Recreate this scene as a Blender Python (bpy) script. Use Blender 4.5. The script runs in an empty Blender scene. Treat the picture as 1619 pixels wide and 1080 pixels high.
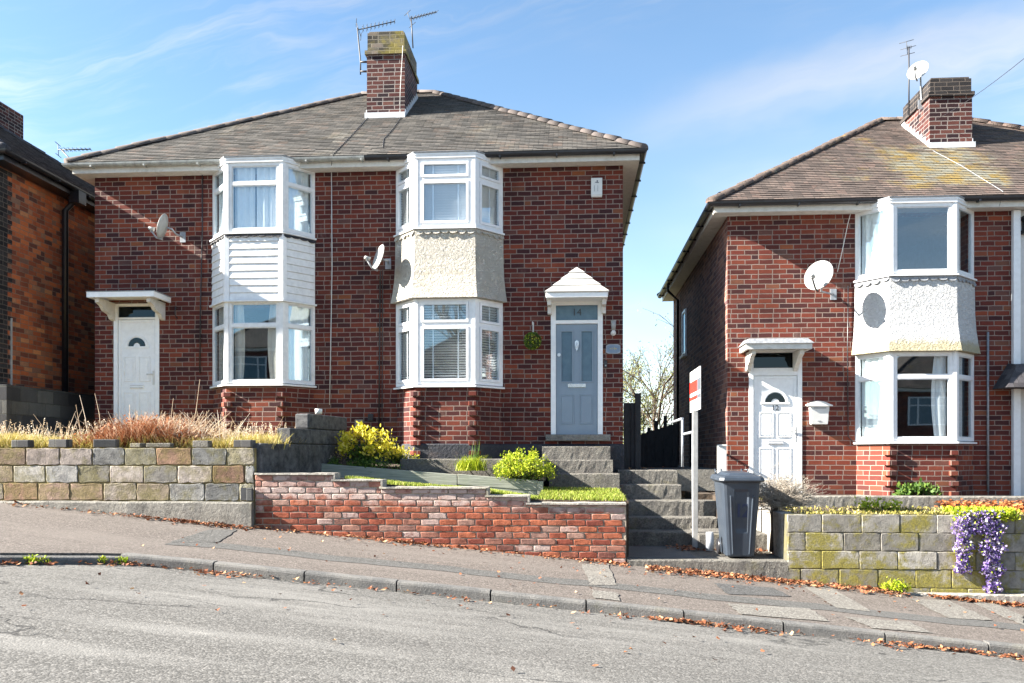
import bpy, bmesh, math, random
from mathutils import Vector, Matrix
R = math.radians
rnd = random.Random(7)
S = bpy.context.scene
COL = S.collection

# ------------------------------------------------------------------ camera, sky, sun, exposure
F, D, YAW, HZ = 1350.0, 14.6, math.atan(95.5/1350), 720.0
cd = bpy.data.cameras.new('camera'); cam = bpy.data.objects.new('camera', cd); COL.objects.link(cam)
cam.location = (0, -D, 0); cam.rotation_euler = (R(90), 0, YAW)
cd.sensor_width = 36; cd.lens = F/1619*36; cd.shift_y = (HZ-540)/1619
cd.clip_start = .05; cd.clip_end = 3000
S.camera = cam
S.render.resolution_x = 1024; S.render.resolution_y = 683
S.view_settings.view_transform = 'Standard'; S.view_settings.look = 'None'
S.view_settings.exposure = 2.5; S.view_settings.gamma = 1

SUN_DIR = Vector((1, .165, -.60)).normalized()          # the way the light travels
sl = bpy.data.lights.new('sun', 'SUN'); sun = bpy.data.objects.new('sun', sl); COL.objects.link(sun)
sl.energy = 5.0; sl.angle = R(.5); sl.color = (1, .93, .82)
sun.rotation_euler = SUN_DIR.to_track_quat('-Z', 'Y').to_euler()
sun.location = (-20, -10, 15)

W = bpy.data.worlds.new('World'); S.world = W; W.use_nodes = True

class NT:
    "tiny node-tree helper"
    def __init__(s, tree): s.t = tree; s.n = tree.nodes; s.l = tree.links
    def new(s, typ, **kw):
        n = s.n.new(typ)
        for k, v in kw.items(): setattr(n, k, v)
        return n
    def put(s, sock, v):
        if v is None: return
        if hasattr(v, 'is_output'): s.l.new(v, sock)
        else:
            if isinstance(v, (tuple, list)) and len(v) == 3 and sock.type == 'RGBA': v = (*v, 1)
            sock.default_value = v
    def m(s, op, a, b=None, c=None, clamp=False):
        n = s.new('ShaderNodeMath', operation=op); n.use_clamp = clamp
        s.put(n.inputs[0], a); s.put(n.inputs[1], b); s.put(n.inputs[2], c)
        return n.outputs[0]
    def vm(s, op, a, b=None, scale=None):
        n = s.new('ShaderNodeVectorMath', operation=op)
        s.put(n.inputs[0], a); s.put(n.inputs[1], b)
        if scale is not None: s.put(n.inputs['Scale'], scale)
        return n.outputs[0]
    def sep(s, v):
        n = s.new('ShaderNodeSeparateXYZ'); s.put(n.inputs[0], v); return n.outputs
    def comb(s, x, y, z=0.0):
        n = s.new('ShaderNodeCombineXYZ'); s.put(n.inputs[0], x); s.put(n.inputs[1], y); s.put(n.inputs[2], z); return n.outputs[0]
    def noise(s, vec, scale, detail=4, rough=.55, dist=0.0, col=False):
        n = s.new('ShaderNodeTexNoise'); s.put(n.inputs['Vector'], vec)
        n.inputs['Scale'].default_value = scale; n.inputs['Detail'].default_value = detail
        n.inputs['Roughness'].default_value = rough; n.inputs['Distortion'].default_value = dist
        return n.outputs['Color' if col else 'Fac']
    def voro(s, vec, scale, feature='F1', out='Distance', rand=1.0):
        n = s.new('ShaderNodeTexVoronoi', feature=feature); s.put(n.inputs['Vector'], vec)
        n.inputs['Scale'].default_value = scale; n.inputs['Randomness'].default_value = rand
        return n.outputs[out]
    def white(s, vec):
        n = s.new('ShaderNodeTexWhiteNoise'); s.put(n.inputs['Vector'], vec); return n.outputs
    def ramp(s, fac, stops, interp='LINEAR'):
        n = s.new('ShaderNodeValToRGB'); s.put(n.inputs[0], fac); r = n.color_ramp; r.interpolation = interp
        while len(r.elements) < len(stops): r.elements.new(.5)
        for e, (p, c) in zip(r.elements, stops):
            e.position = p; e.color = (*c, 1) if isinstance(c, (tuple, list)) else (c, c, c, 1)
        return n.outputs[0]
    def rng(s, v, a, b, c=0.0, d=1.0, smooth=True):
        n = s.new('ShaderNodeMapRange'); n.clamp = True
        if smooth: n.interpolation_type = 'SMOOTHSTEP'
        s.put(n.inputs[0], v); s.put(n.inputs[1], a); s.put(n.inputs[2], b); s.put(n.inputs[3], c); s.put(n.inputs[4], d)
        return n.outputs[0]
    def mix(s, fac, a, b, mode='MIX'):
        n = s.new('ShaderNodeMix', data_type='RGBA', blend_type=mode)
        s.put(n.inputs[0], fac); s.put(n.inputs[6], a); s.put(n.inputs[7], b); return n.outputs[2]
    def bump(s, h, strength=1.0, dist=.01, normal=None):
        n = s.new('ShaderNodeBump'); s.put(n.inputs['Height'], h)
        n.inputs['Strength'].default_value = strength; n.inputs['Distance'].default_value = dist
        s.put(n.inputs['Normal'], normal); return n.outputs[0]
    def obj(s): return s.new('ShaderNodeTexCoord').outputs['Object']
    def geo(s): return s.new('ShaderNodeNewGeometry').outputs['Position']
    def uv(s): return s.new('ShaderNodeTexCoord').outputs['UV']
    def island(s): return s.new('ShaderNodeNewGeometry').outputs['Random Per Island']

# ---- sky: Nishita plus thin streaks of cirrus
w = NT(W.node_tree); w.n.clear()
skyt = w.new('ShaderNodeTexSky', sky_type='NISHITA'); skyt.sun_disc = False
skyt.sun_elevation = math.asin(-SUN_DIR.z); skyt.sun_rotation = math.atan2(-SUN_DIR.x, -SUN_DIR.y) % (2*math.pi)
skyt.air_density = 1.0; skyt.dust_density = .6; skyt.ozone_density = 2.5; skyt.altitude = 0
dirv = w.new('ShaderNodeTexCoord').outputs['Generated']
dx, dy, dz = w.sep(dirv)
ay = w.m('MAXIMUM', w.m('ABSOLUTE', dy), .15)
ea, ee = w.m('DIVIDE', dx, ay), w.m('DIVIDE', dz, ay)
tilt_ = w.m('SUBTRACT', ee, w.m('MULTIPLY', ea, .225))
warp = w.m('MULTIPLY', w.m('SUBTRACT', w.noise(w.comb(w.m('MULTIPLY', ea, 2.2), w.m('MULTIPLY', tilt_, 4.0), 2.0), 2.0, 4), .5), .10)
tw_ = w.m('ADD', tilt_, warp)
fib = w.noise(w.comb(w.m('MULTIPLY', ea, 1.6), w.m('MULTIPLY', tw_, 15.0), 5.0), 1.6, 7, .62)
pat = w.noise(w.comb(w.m('MULTIPLY', ea, 1.5), w.m('MULTIPLY', ee, 3.2), 8.0), 1.3, 4, .55)
wisps = w.m('MULTIPLY', w.rng(fib, .42, .78), w.rng(pat, .40, .66))
d1 = w.m('ABSOLUTE', w.m('SUBTRACT', tw_, .368)); b1 = w.m('MULTIPLY', w.rng(d1, .0, .055, 1.0, 0.0), w.rng(ea, -.03, .30))
b1 = w.m('MULTIPLY', b1, w.rng(fib, .15, .60, .35, 1.0))
low = w.m('MULTIPLY', w.rng(ee, .62, .12), w.rng(pat, .25, .62, .35, 1.0))
right = w.m('MULTIPLY', w.rng(ea, -.30, .30), .42)
cl = w.m('ADD', w.m('MULTIPLY', wisps, .62), w.m('MULTIPLY', b1, .50))
cl = w.m('ADD', cl, w.m('MULTIPLY', w.m('MULTIPLY', low, right), 1.0))
cl = w.m('MINIMUM', cl, .85)
skc = w.mix(1.0, skyt.outputs[0], (.90, 1.0, .99), 'MULTIPLY')
lum = w.new('ShaderNodeRGBToBW'); w.put(lum.inputs[0], skyt.outputs[0])
cloudc = w.mix(1.0, w.comb(w.m('MULTIPLY', lum.outputs[0], 1.7), w.m('MULTIPLY', lum.outputs[0], 1.72), w.m('MULTIPLY', lum.outputs[0], 1.8)), (1, 1, 1), 'MULTIPLY')
fin = w.mix(cl, skc, cloudc)
bg = w.new('ShaderNodeBackground'); w.put(bg.inputs[0], fin); bg.inputs[1].default_value = .052
wo = w.new('ShaderNodeOutputWorld'); w.l.new(bg.outputs[0], wo.inputs[0])

# ------------------------------------------------------------------ photo pixel -> point on a real plane of the place
def ray(px, py):
    u = (px-809.5)/F; v = (HZ-py)/F
    return Vector((math.cos(YAW)*u-math.sin(YAW), math.sin(YAW)*u+math.cos(YAW), v))
def P(px, py, Y):
    r = ray(px, py); t = (Y+D)/r.y
    return Vector((r.x*t, Y, r.z*t))
def X(px, Y=0.0): return P(px, 700, Y).x
def Z(px, py, Y=0.0): return P(px, py, Y).z

# ------------------------------------------------------------------ materials
MATS = {}
def mat(name, fn):
    m = bpy.data.materials.new(name); m.use_nodes = True
    t = NT(m.node_tree); t.n.clear()
    b = t.new('ShaderNodeBsdfPrincipled'); o = t.new('ShaderNodeOutputMaterial')
    t.l.new(b.outputs[0], o.inputs[0]); b.inputs['Roughness'].default_value = .8
    fn(t, b, o); MATS[name] = m; return m
def setb(t, b, **kw):
    for k, v in kw.items(): t.put(b.inputs[k.replace('_', ' ')], v)

def brick_mat(name, cols, mortar, bw=.232, rh=.0822, mw=.0105, flem=True, rag=.003, stains=None, paint=0.0, bump=.006, seed=0.0, big=None, offmode=.5, moss=0.0, spec=.3, soot=None, voff=0.0):
    def fn(t, b, o):
        uv = t.vm('ADD', t.uv(), (0.0, -voff, 0.0))
        wob = t.vm('SCALE', t.vm('SUBTRACT', t.noise(uv, 7, 3, col=True), (.5, .5, .5)), scale=rag*4)
        p = t.vm('ADD', uv, wob); u, v, _ = t.sep(p)
        row = t.m('FLOOR', t.m('DIVIDE', v, rh)); fy = t.m('SUBTRACT', v, t.m('MULTIPLY', row, rh))
        rn = t.white(t.comb(row, seed, 1.3))[0]
        off = t.m('ADD', t.m('MULTIPLY', t.m('FLOORED_MODULO', row, 2.0), bw*offmode), t.m('MULTIPLY', rn, bw*.12))
        ua = t.m('ADD', u, off)
        ca_ = t.m('FLOOR', t.m('DIVIDE', ua, bw)); fa = t.m('SUBTRACT', ua, t.m('MULTIPLY', ca_, bw))
        if flem:
            per = bw*1.5
            cb = t.m('FLOOR', t.m('DIVIDE', ua, per)); fb = t.m('SUBTRACT', ua, t.m('MULTIPLY', cb, per))
            hd = t.m('GREATER_THAN', fb, bw); fb2 = t.m('SUBTRACT', fb, t.m('MULTIPLY', hd, bw))
            wb = t.m('SUBTRACT', bw, t.m('MULTIPLY', hd, bw*.5)); idb = t.m('ADD', t.m('MULTIPLY', cb, 2.0), hd)
            isf = t.m('COMPARE', t.m('FLOORED_MODULO', row, 4.0), 0.0, .1)
            def pick(a, c): return t.m('ADD', a, t.m('MULTIPLY', isf, t.m('SUBTRACT', c, a)))
            fx, wd, ident = pick(fa, fb2), pick(bw, wb), pick(ca_, idb)
        else: fx, wd, ident = fa, bw, ca_
        ex = t.m('MINIMUM', fx, t.m('SUBTRACT', wd, fx)); ey = t.m('MINIMUM', fy, t.m('SUBTRACT', rh, fy))
        e = t.m('MINIMUM', ex, ey)
        en = t.m('ADD', e, t.m('MULTIPLY', t.m('SUBTRACT', t.noise(uv, 60, 3), .5), rag*1.6))
        msk = t.rng(en, mw*.5-.0012, mw*.5+.0022)
        wn = t.white(t.comb(ident, row, seed+.5)); rv = wn[0]
        fine = t.noise(uv, 90, 4, .65); mid = t.noise(uv, 14, 4)
        c = t.ramp(rv, cols, 'LINEAR')
        c = t.mix(t.rng(fine, .3, .75), c, t.mix(1.0, c, (.68, .68, .70), 'MULTIPLY'))
        c = t.mix(t.m('MULTIPLY', t.rng(mid, .5, .8), .35), c, t.mix(1.0, c, (1.9, 1.6, 1.4), 'MULTIPLY'))
        if big:     # warm or dark patches of differently fired brick
            bn = t.m('ADD', t.noise(t.comb(ident, row, 4.0), .16, 3), t.m('MULTIPLY', t.m('SUBTRACT', rv, .5), .1))
            c = t.mix(t.m('MULTIPLY', t.rng(bn, .57, .68), big[0]), c, big[1])
        mc = t.mix(t.noise(uv, 25, 4), mortar, tuple(x*.62 for x in mortar))
        if paint:   # remains of white paint
            pn = t.m('ADD', t.noise(uv, 5, 5, .7), t.m('MULTIPLY', t.m('SUBTRACT', wn[0], .5), .55))
            pf = t.m('MULTIPLY', t.rng(pn, .64, .78), paint)
            if soot is not None: pf = t.m('ADD', pf, t.m('MULTIPLY', t.rng(t.m('ADD', t.sep(uv)[1], t.m('MULTIPLY', t.m('SUBTRACT', t.noise(uv, 1.6, 4, .6), .5), .5)), soot, soot+.1), t.rng(t.noise(uv, 7, 4, .6), .30, .60)), clamp=True)
            c = t.mix(pf, c, t.mix(t.noise(uv, 30, 3), (.62, .52, .50), (.40, .28, .26)))
        col = t.mix(msk, mc, c)
        if stains:
            sn = t.noise(t.vm('MULTIPLY', uv, (1.0, .8, 1.0)), .7, 5, .6)
            col = t.mix(t.m('MULTIPLY', t.rng(sn, .45, .75), stains), col, t.mix(1.0, col, (.35, .33, .36), 'MULTIPLY'))
            s2 = t.noise(t.vm('MULTIPLY', uv, (2.2, .35, 1.0)), 1.0, 6, .7); col = t.mix(t.m('MULTIPLY', t.rng(s2, .52, .72), stains*.8), col, t.mix(1.0, col, (.5, .47, .46), 'MULTIPLY'))
            s3 = t.m('MULTIPLY', t.rng(t.noise(t.vm('MULTIPLY', uv, (1.0, .6, 1.0)), 1.9, 6, .75), .60, .78), t.rng(fine, .35, .65)); col = t.mix(t.m('MULTIPLY', s3, .35), col, (.42, .36, .33))
        if moss:
            mn = t.m('ADD', t.noise(uv, 1.6, 5, .6), t.m('MULTIPLY', t.noise(uv, 14, 4), .25))
            col = t.mix(t.m('MULTIPLY', t.rng(mn, .57, .78), moss), col, t.mix(t.noise(uv, 20, 4), (.34, .27, .03), (.15, .13, .04)))
        h = t.m('ADD', msk, t.m('MULTIPLY', fine, .35)); h = t.m('ADD', h, t.m('MULTIPLY', rv, .25))
        nrm = t.bump(h, .9, bump)
        setb(t, b, Base_Color=col, Roughness=.88, Normal=nrm); b.inputs['Specular IOR Level'].default_value = spec
    return mat(name, fn)

RED = [(0, (0.046, 0.016, 0.018)), (.16, (0.074, 0.019, 0.018)), (.42, (0.111, 0.024, 0.018)), (.70, (0.144, 0.030, 0.020)), (.88, (0.181, 0.042, 0.024)), (.95, (0.105, 0.050, 0.044)), (1, (0.244, 0.076, 0.030))]
REDB = [(0, (0.055, 0.019, 0.021)), (.16, (0.092, 0.025, 0.021)), (.42, (0.136, 0.030, 0.022)), (.70, (0.176, 0.038, 0.025)), (.88, (0.211, 0.049, 0.027)), (.95, (0.123, 0.062, 0.053)), (1, (0.273, 0.088, 0.037))]
brick_mat('house_brick_b', REDB, (.31, .235, .20), mw=.0125, big=(.6, (.27, .065, .028)), stains=.65, seed=41.0)
brick_mat('house_brick', RED, (.31, .235, .20), mw=.0125, big=(.6, (.25, .058, .026)), stains=.6)
ORB = [(0, (0.093, 0.041, 0.035)), (.25, (0.258, 0.072, 0.035)), (.5, (0.444, 0.111, 0.042)), (.75, (0.585, 0.164, 0.053)), (.9, (0.234, 0.135, 0.093)), (1, (0.678, 0.258, 0.093))]
brick_mat('old_orange_brick', ORB, (.28, .19, .13), rag=.006, stains=.75, big=(.45, (.15, .06, .045)), seed=3.0)
brick_mat('side_brick', [(0, (.09, .045, .045)), (.4, (.17, .075, .062)), (.7, (.24, .11, .085)), (1, (.33, .17, .12))], (.32, .26, .25), seed=5.0, stains=.5)
brick_mat('dark_quoin_brick', [(0, (.012, .011, .013)), (1, (.045, .04, .04))], (.16, .13, .11), seed=8.0)
brick_mat('chimney_brick', [(0, (0.017, 0.008, 0.012)), (.35, (0.043, 0.014, 0.016)), (.65, (0.086, 0.023, 0.020)), (1, (0.133, 0.051, 0.039))], (0.281, 0.242, 0.226), bw=.225, rh=.0822, mw=.015, seed=2.0, stains=.5)
brick_mat('mossy_chimney_brick', [(0, (.03, .027, .024)), (.5, (.10, .09, .07)), (1, (.21, .17, .14))], (.20, .18, .15), mw=.013, seed=6.0, moss=.65)
brick_mat('garden_wall_brick', [(0, (0.160, 0.024, 0.015)), (.3, (0.277, 0.050, 0.027)), (.55, (0.370, 0.084, 0.042)), (.8, (0.286, 0.059, 0.034)), (.92, (0.353, 0.210, 0.160)), (1, (0.185, 0.038, 0.025))], (0.386, 0.302, 0.235), bw=.232, rh=.0805, mw=.016, flem=False, rag=.013, paint=.85, bump=.012, seed=11.0, offmode=.5, soot=-.62)
brick_mat('mossy_block', [(0, (0.227, 0.218, 0.193)), (.35, (0.168, 0.160, 0.134)), (.5, (0.302, 0.286, 0.260)), (.75, (0.252, 0.235, 0.185)), (1, (0.336, 0.319, 0.286))], (0.126, 0.113, 0.067), bw=.45, rh=.225, mw=.014, flem=False, rag=.008, moss=1.0, bump=.018, seed=15.0, stains=.35, voff=-.73)
brick_mat('mixed_block', [(0, (0.168, 0.168, 0.160)), (.22, (0.302, 0.294, 0.277)), (.4, (0.160, 0.101, 0.071)), (.55, (0.202, 0.176, 0.143)), (.72, (0.370, 0.353, 0.328)), (.86, (0.202, 0.126, 0.092)), (1, (0.126, 0.122, 0.118))], (0.244, 0.185, 0.076), bw=.45, rh=.232, mw=.028, flem=False, rag=.016, moss=.45, bump=.03, seed=21.0, stains=.55, paint=.55, voff=.10)
brick_mat('dark_block', [(0, (.05, .05, .055)), (.5, (.09, .09, .09)), (1, (.14, .14, .13))], (.10, .10, .09), bw=.45, rh=.225, mw=.012, flem=False, rag=.008, bump=.01, seed=24.0, stains=.8)

def tile_mat(name, cols, lichen=.3, lich_col=((.30, .29, .24), (.42, .30, .05)), seed=0.0, lthr=.62, scale=1.0, patch=None):
    def fn(t, b, o):
        uv = t.uv(); u, v, _ = t.sep(uv)
        row = t.m('FLOOR', t.m('DIVIDE', v, .1)); bw = .165
        ua = t.m('ADD', u, t.m('MULTIPLY', t.m('FLOORED_MODULO', row, 2.0), bw*.5))
        cidx = t.m('FLOOR', t.m('DIVIDE', ua, bw)); fx = t.m('SUBTRACT', ua, t.m('MULTIPLY', cidx, bw))
        e = t.m('MINIMUM', fx, t.m('SUBTRACT', bw, fx)); msk = t.rng(e, .001, .006)
        rv = t.white(t.comb(cidx, row, seed))[0]
        c = t.ramp(rv, cols)
        c = t.mix(t.rng(t.noise(uv, 50, 4, .65), .3, .75), c, t.mix(1.0, c, (.6, .6, .6), 'MULTIPLY'))
        big = t.noise(t.vm('MULTIPLY', uv, (1.0, .5, 1.0)), 1.1, 5, .62)
        c = t.mix(t.m('MULTIPLY', t.rng(big, .42, .7), .6), c, t.mix(1.0, c, (.5, .5, .52), 'MULTIPLY'))
        ln = t.m('ADD', t.noise(uv, 1.0*scale, 5, .65), t.m('MULTIPLY', t.noise(uv, 22, 4, .7), .22))
        if patch is not None:
            g = t.geo(); dv = t.vm('MULTIPLY', t.vm('SUBTRACT', g, patch[0]), patch[1])
            dn = t.new('ShaderNodeVectorMath', operation='LENGTH'); t.put(dn.inputs[0], dv)
            ln = t.m('ADD', ln, t.rng(dn.outputs['Value'], 0.0, 1.0, .34, 0.0))
        lf = t.m('MULTIPLY', t.rng(ln, lthr+.02, lthr+.2), lichen)
        c = t.mix(lf, c, t.mix(t.rng(t.noise(uv, 3, 4), .42, .62), lich_col[0], lich_col[1]))
        sp = t.rng(t.voro(uv, 9, 'F1'), .05, .02); sp = t.m('MULTIPLY', sp, t.rng(t.noise(uv, 2, 2), .5, .6))
        c = t.mix(t.m('MULTIPLY', sp, .7), c, (.5, .5, .47))
        c = t.mix(msk, (.02, .02, .02), c)
        nrm = t.bump(t.m('ADD', msk, t.m('MULTIPLY', t.noise(uv, 70, 4), .5)), .8, .006)
        setb(t, b, Base_Color=c, Roughness=.9, Normal=nrm)
    return mat(name, fn)
GT = [(0, (.062, .058, .054)), (.5, (.098, .090, .082)), (.85, (.135, .122, .108)), (1, (.14, .10, .08))]
tile_mat('grey_roof_tile', GT, .45, ((.27, .26, .22), (.22, .17, .09)), 1.0)
BT = [(0, (.070, .052, .045)), (.4, (.105, .078, .066)), (.8, (.14, .102, .086)), (1, (.17, .11, .09))]
_sl = 2.81/4.12; _r = ray(1478, 262); _t = (4.22+_sl*(-D+.27))/(_r.z-_sl*_r.y); PATCH = (Vector((_r.x*_t, _r.y*_t-D, _r.z*_t)), (.46, .50, .50))
def on_slope(px, py):
    r = ray(px, py); t = (4.22+_sl*(-D+.27))/(r.z-_sl*r.y); return Vector((r.x*t, r.y*t-D, r.z*t))
tile_mat('brown_roof_tile', BT, .8, ((.19, .19, .15), (.24, .16, .025)), 2.0, .66, 1.0, patch=PATCH)
tile_mat('dark_roof_tile', [(0, (.030, .028, .034)), (1, (.085, .08, .09))], .3, ((.14, .12, .13), (.12, .08, .06)), 3.0)

def simple(name, col, rough=.6, noise=.15, nscale=12, bump=0.0, bscale=60, metal=0.0, spec=.5, coat=0.0, dirt=None):
    def fn(t, b, o):
        g = t.geo(); n = t.noise(g, nscale, 5, .6)
        c = t.mix(t.rng(n, .3, .75), tuple(min(1, x*(1+noise)) for x in col), tuple(x*(1-noise) for x in col))
        if dirt:
            c = t.mix(t.m('MULTIPLY', t.rng(t.noise(g, 5, 6, .7), .52, .72), dirt[0]), c, dirt[1])
        setb(t, b, Base_Color=c, Roughness=rough, Metallic=metal, Coat_Weight=coat)
        b.inputs['Specular IOR Level'].default_value = spec
        if bump: setb(t, b, Normal=t.bump(t.noise(g, bscale, 5, .6), 1.0, bump))
    return mat(name, fn)
simple('white_upvc', (.74, .75, .77), .35, .05, dirt=(.18, (.50, .50, .47)))
simple('old_white_upvc', (.68, .69, .70), .45, .08, dirt=(.35, (0.336, 0.336, 0.320)))
simple('white_paint', (0.592, 0.576, 0.544), .6, .08, dirt=(.45, (0.336, 0.304, 0.240)))
simple('fresh_white_paint', (.80, .81, .82), .5, .05)
simple('dark_gutter', (.012, .013, .018), .35, .3)
simple('grey_gutter', (.30, .31, .30), .55, .25, dirt=(.6, (.12, .12, .10)))
simple('ridge_clay', (.095, .078, .072), .9, .3, 3, .004, 40, dirt=(.5, (.07, .06, .06)))
simple('lead', (.22, .23, .25), .55, .25, 20, .004, 30)
simple('pale_flashing', (0.576, 0.592, 0.624), .5, .12)
simple('black_paint', (.012, .014, .020), .5, .3, dirt=(.25, (.10, .07, .05)))
simple('black_plinth', (.018, .020, .027), .6, .3, bump=.012, bscale=25, dirt=(.35, (.14, .10, .08)))
simple('black_timber', (.010, .011, .014), .7, .4, 8, .006, 30)
simple('dark_iron', (.03, .03, .035), .55, .2)
simple('galvanised_steel', (0.315, 0.338, 0.375), .5, .2, 10, metal=.3)
simple('blue_grey_door', (.21, .27, .335), .4, .04, 3)
simple('chrome', (.65, .65, .66), .25, .05, metal=.9)
simple('dark_plastic', (.02, .02, .024), .35, .2)
simple('white_plastic', (0.624, 0.624, 0.608), .4, .05)
simple('dish_grey', (.30, .305, .30), .5, .08, dirt=(.25, (0.231, 0.224, 0.204)))
simple('pale_interior', (.35, .34, .33), .9, .1)
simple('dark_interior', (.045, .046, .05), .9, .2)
simple('curtain_cloth', (.80, .81, .80), .9, .05)
simple('cream_cloth', (.55, .52, .46), .9, .05)
simple('blind_white', (.85, .86, .87), .5, .03)
simple('bin_plastic', (.030, .040, .056), .42, .15, 4, .0015, 120, spec=.5, dirt=(.25, (.10, .10, .10)))
simple('number_paint', (.012, .022, .06), .6, .15)
simple('bark', (.07, .05, .035), .9, .35, 30, .01, 40)
simple('dead_wood', (.34, .30, .25), .9, .35, 30)
simple('soil', (.055, .038, .025), .95, .4, 20, .03, 14)
simple('sign_white', (0.640, 0.640, 0.640), .4, .03)
simple('sign_red', (.72, .03, .02), .4, .05)
simple('sign_grey', (.09, .10, .12), .4, .1)
simple('weathered_post', (.33, .33, .325), .7, .12)
simple('slate_plaque', (.16, .22, .30), .5, .1)
simple('gold_paint', (.40, .34, .16), .5, .1)
simple('green_topiary', (.02, .10, .035), .7, .4)
simple('brown_fabric', (.06, .03, .02), .8, .3)
simple('cream_render', (0.576, 0.568, 0.560), .8, .05)

def concrete(name, c1, c2, moss=.3, bump=.02, top=None, bscale=22, dark=.5):
    def fn(t, b, o):
        g = t.geo()
        n = t.noise(g, 4, 6, .65); f = t.noise(g, bscale, 6, .7); sp = t.voro(g, 70)
        c = t.mix(t.rng(n, .35, .7), c1, c2)
        c = t.mix(t.rng(f, .35, .75), c, t.mix(1.0, c, (dark, dark, dark), 'MULTIPLY'))
        c = t.mix(t.m('MULTIPLY', t.rng(sp, .30, .15), .4), c, tuple(min(.8, x*1.7) for x in c1))
        c = t.mix(t.m('MULTIPLY', t.rng(t.noise(g, 3, 5, .65), .55, .75), moss), c, (.16, .14, .03))
        h = t.m('ADD', f, t.m('MULTIPLY', t.noise(g, 70, 4, .7), .5))
        setb(t, b, Base_Color=c, Roughness=.92, Normal=t.bump(h, 1.0, bump))
    return mat(name, fn)
concrete('step_concrete', (0.189, 0.178, 0.157), (0.105, 0.098, 0.091), .38, .03, bscale=34, dark=.38)
concrete('smooth_concrete', (0.238, 0.225, 0.200), (0.153, 0.145, 0.128), .4, .014)
concrete('pale_concrete', (0.357, 0.332, 0.297), (0.255, 0.238, 0.212), .3, .01)
concrete('kerb_stone', (0.162, 0.157, 0.149), (0.093, 0.093, 0.093), .15, .01, bscale=60, dark=.7)
concrete('dark_slab', (.10, .10, .10), (.065, .066, .068), .1, .008, bscale=60, dark=.8)

def pebble_fn(t, b, o):
    uv = t.uv(); g = t.geo()
    d = t.noise(uv, 26, 5, .62, 1.2); v = t.voro(t.vm('ADD', uv, t.vm('SCALE', t.noise(uv, 20, 2, col=True), scale=.05)), 22, 'SMOOTH_F1')
    h = t.m('ADD', t.rng(d, .38, .62), t.m('MULTIPLY', t.rng(v, .2, .7, 1.0, 0.0), .5))
    c = t.mix(t.rng(t.noise(uv, 2.2, 5, .6), .5, .8), (.60, .565, .50), (.50, .44, .33))
    setb(t, b, Base_Color=c, Roughness=.9, Normal=t.bump(h, 1.0, .020))
mat('pebbledash', pebble_fn)
def pebble2_fn(t, b, o):
    uv = t.uv(); g = t.geo(); z = t.sep(g)[2]
    d = t.noise(uv, 20, 5, .62, 1.0)
    band = t.rng(t.m('ADD', z, t.m('MULTIPLY', t.noise(uv, 5, 4, .7), .22)), 2.02, 1.86)
    c = t.mix(t.m('MULTIPLY', band, .75), (.54, .55, .56), (.38, .32, .15))
    setb(t, b, Base_Color=c, Roughness=.9, Normal=t.bump(t.rng(d, .38, .62), 1.0, .013))
mat('white_pebbledash', pebble2_fn)

def glass_fn(tint, refl):
    def fn(t, b, o):
        g = t.geo(); t.n.remove(b)
        tr = t.new('ShaderNodeBsdfTransparent'); tr.inputs[0].default_value = (*tint, 1)
        gl = t.new('ShaderNodeBsdfGlossy'); gl.inputs['Roughness'].default_value = .015
        gl.inputs[0].default_value = (.74, .90, 1, 1)
        nb = t.bump(t.noise(g, 1.1, 1), .06, .02); t.l.new(nb, gl.inputs['Normal'])
        lw = t.new('ShaderNodeLayerWeight'); lw.inputs[0].default_value = .5; fr5 = t.m('POWER', lw.outputs['Facing'], 5.0)
        f = t.m('ADD', t.m('MULTIPLY', fr5, .8), refl, clamp=True)
        mx = t.new('ShaderNodeMixShader'); t.l.new(f, mx.inputs[0]); t.l.new(tr.outputs[0], mx.inputs[1]); t.l.new(gl.outputs[0], mx.inputs[2])
        t.l.new(mx.outputs[0], o.inputs[0])
    return fn
mat('window_glass', glass_fn((.93, .95, .96), .115))
mat('dark_glass', glass_fn((.06, .07, .08), .035))
def obs_fn(t, b, o):
    g = t.geo(); c = t.mix(t.noise(g, 9, 4), (.05, .10, .15), (.12, .20, .26))
    setb(t, b, Base_Color=c, Roughness=.12, Normal=t.bump(t.noise(g, 40, 3), .5, .004))
mat('obscure_glass', obs_fn)

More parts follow.
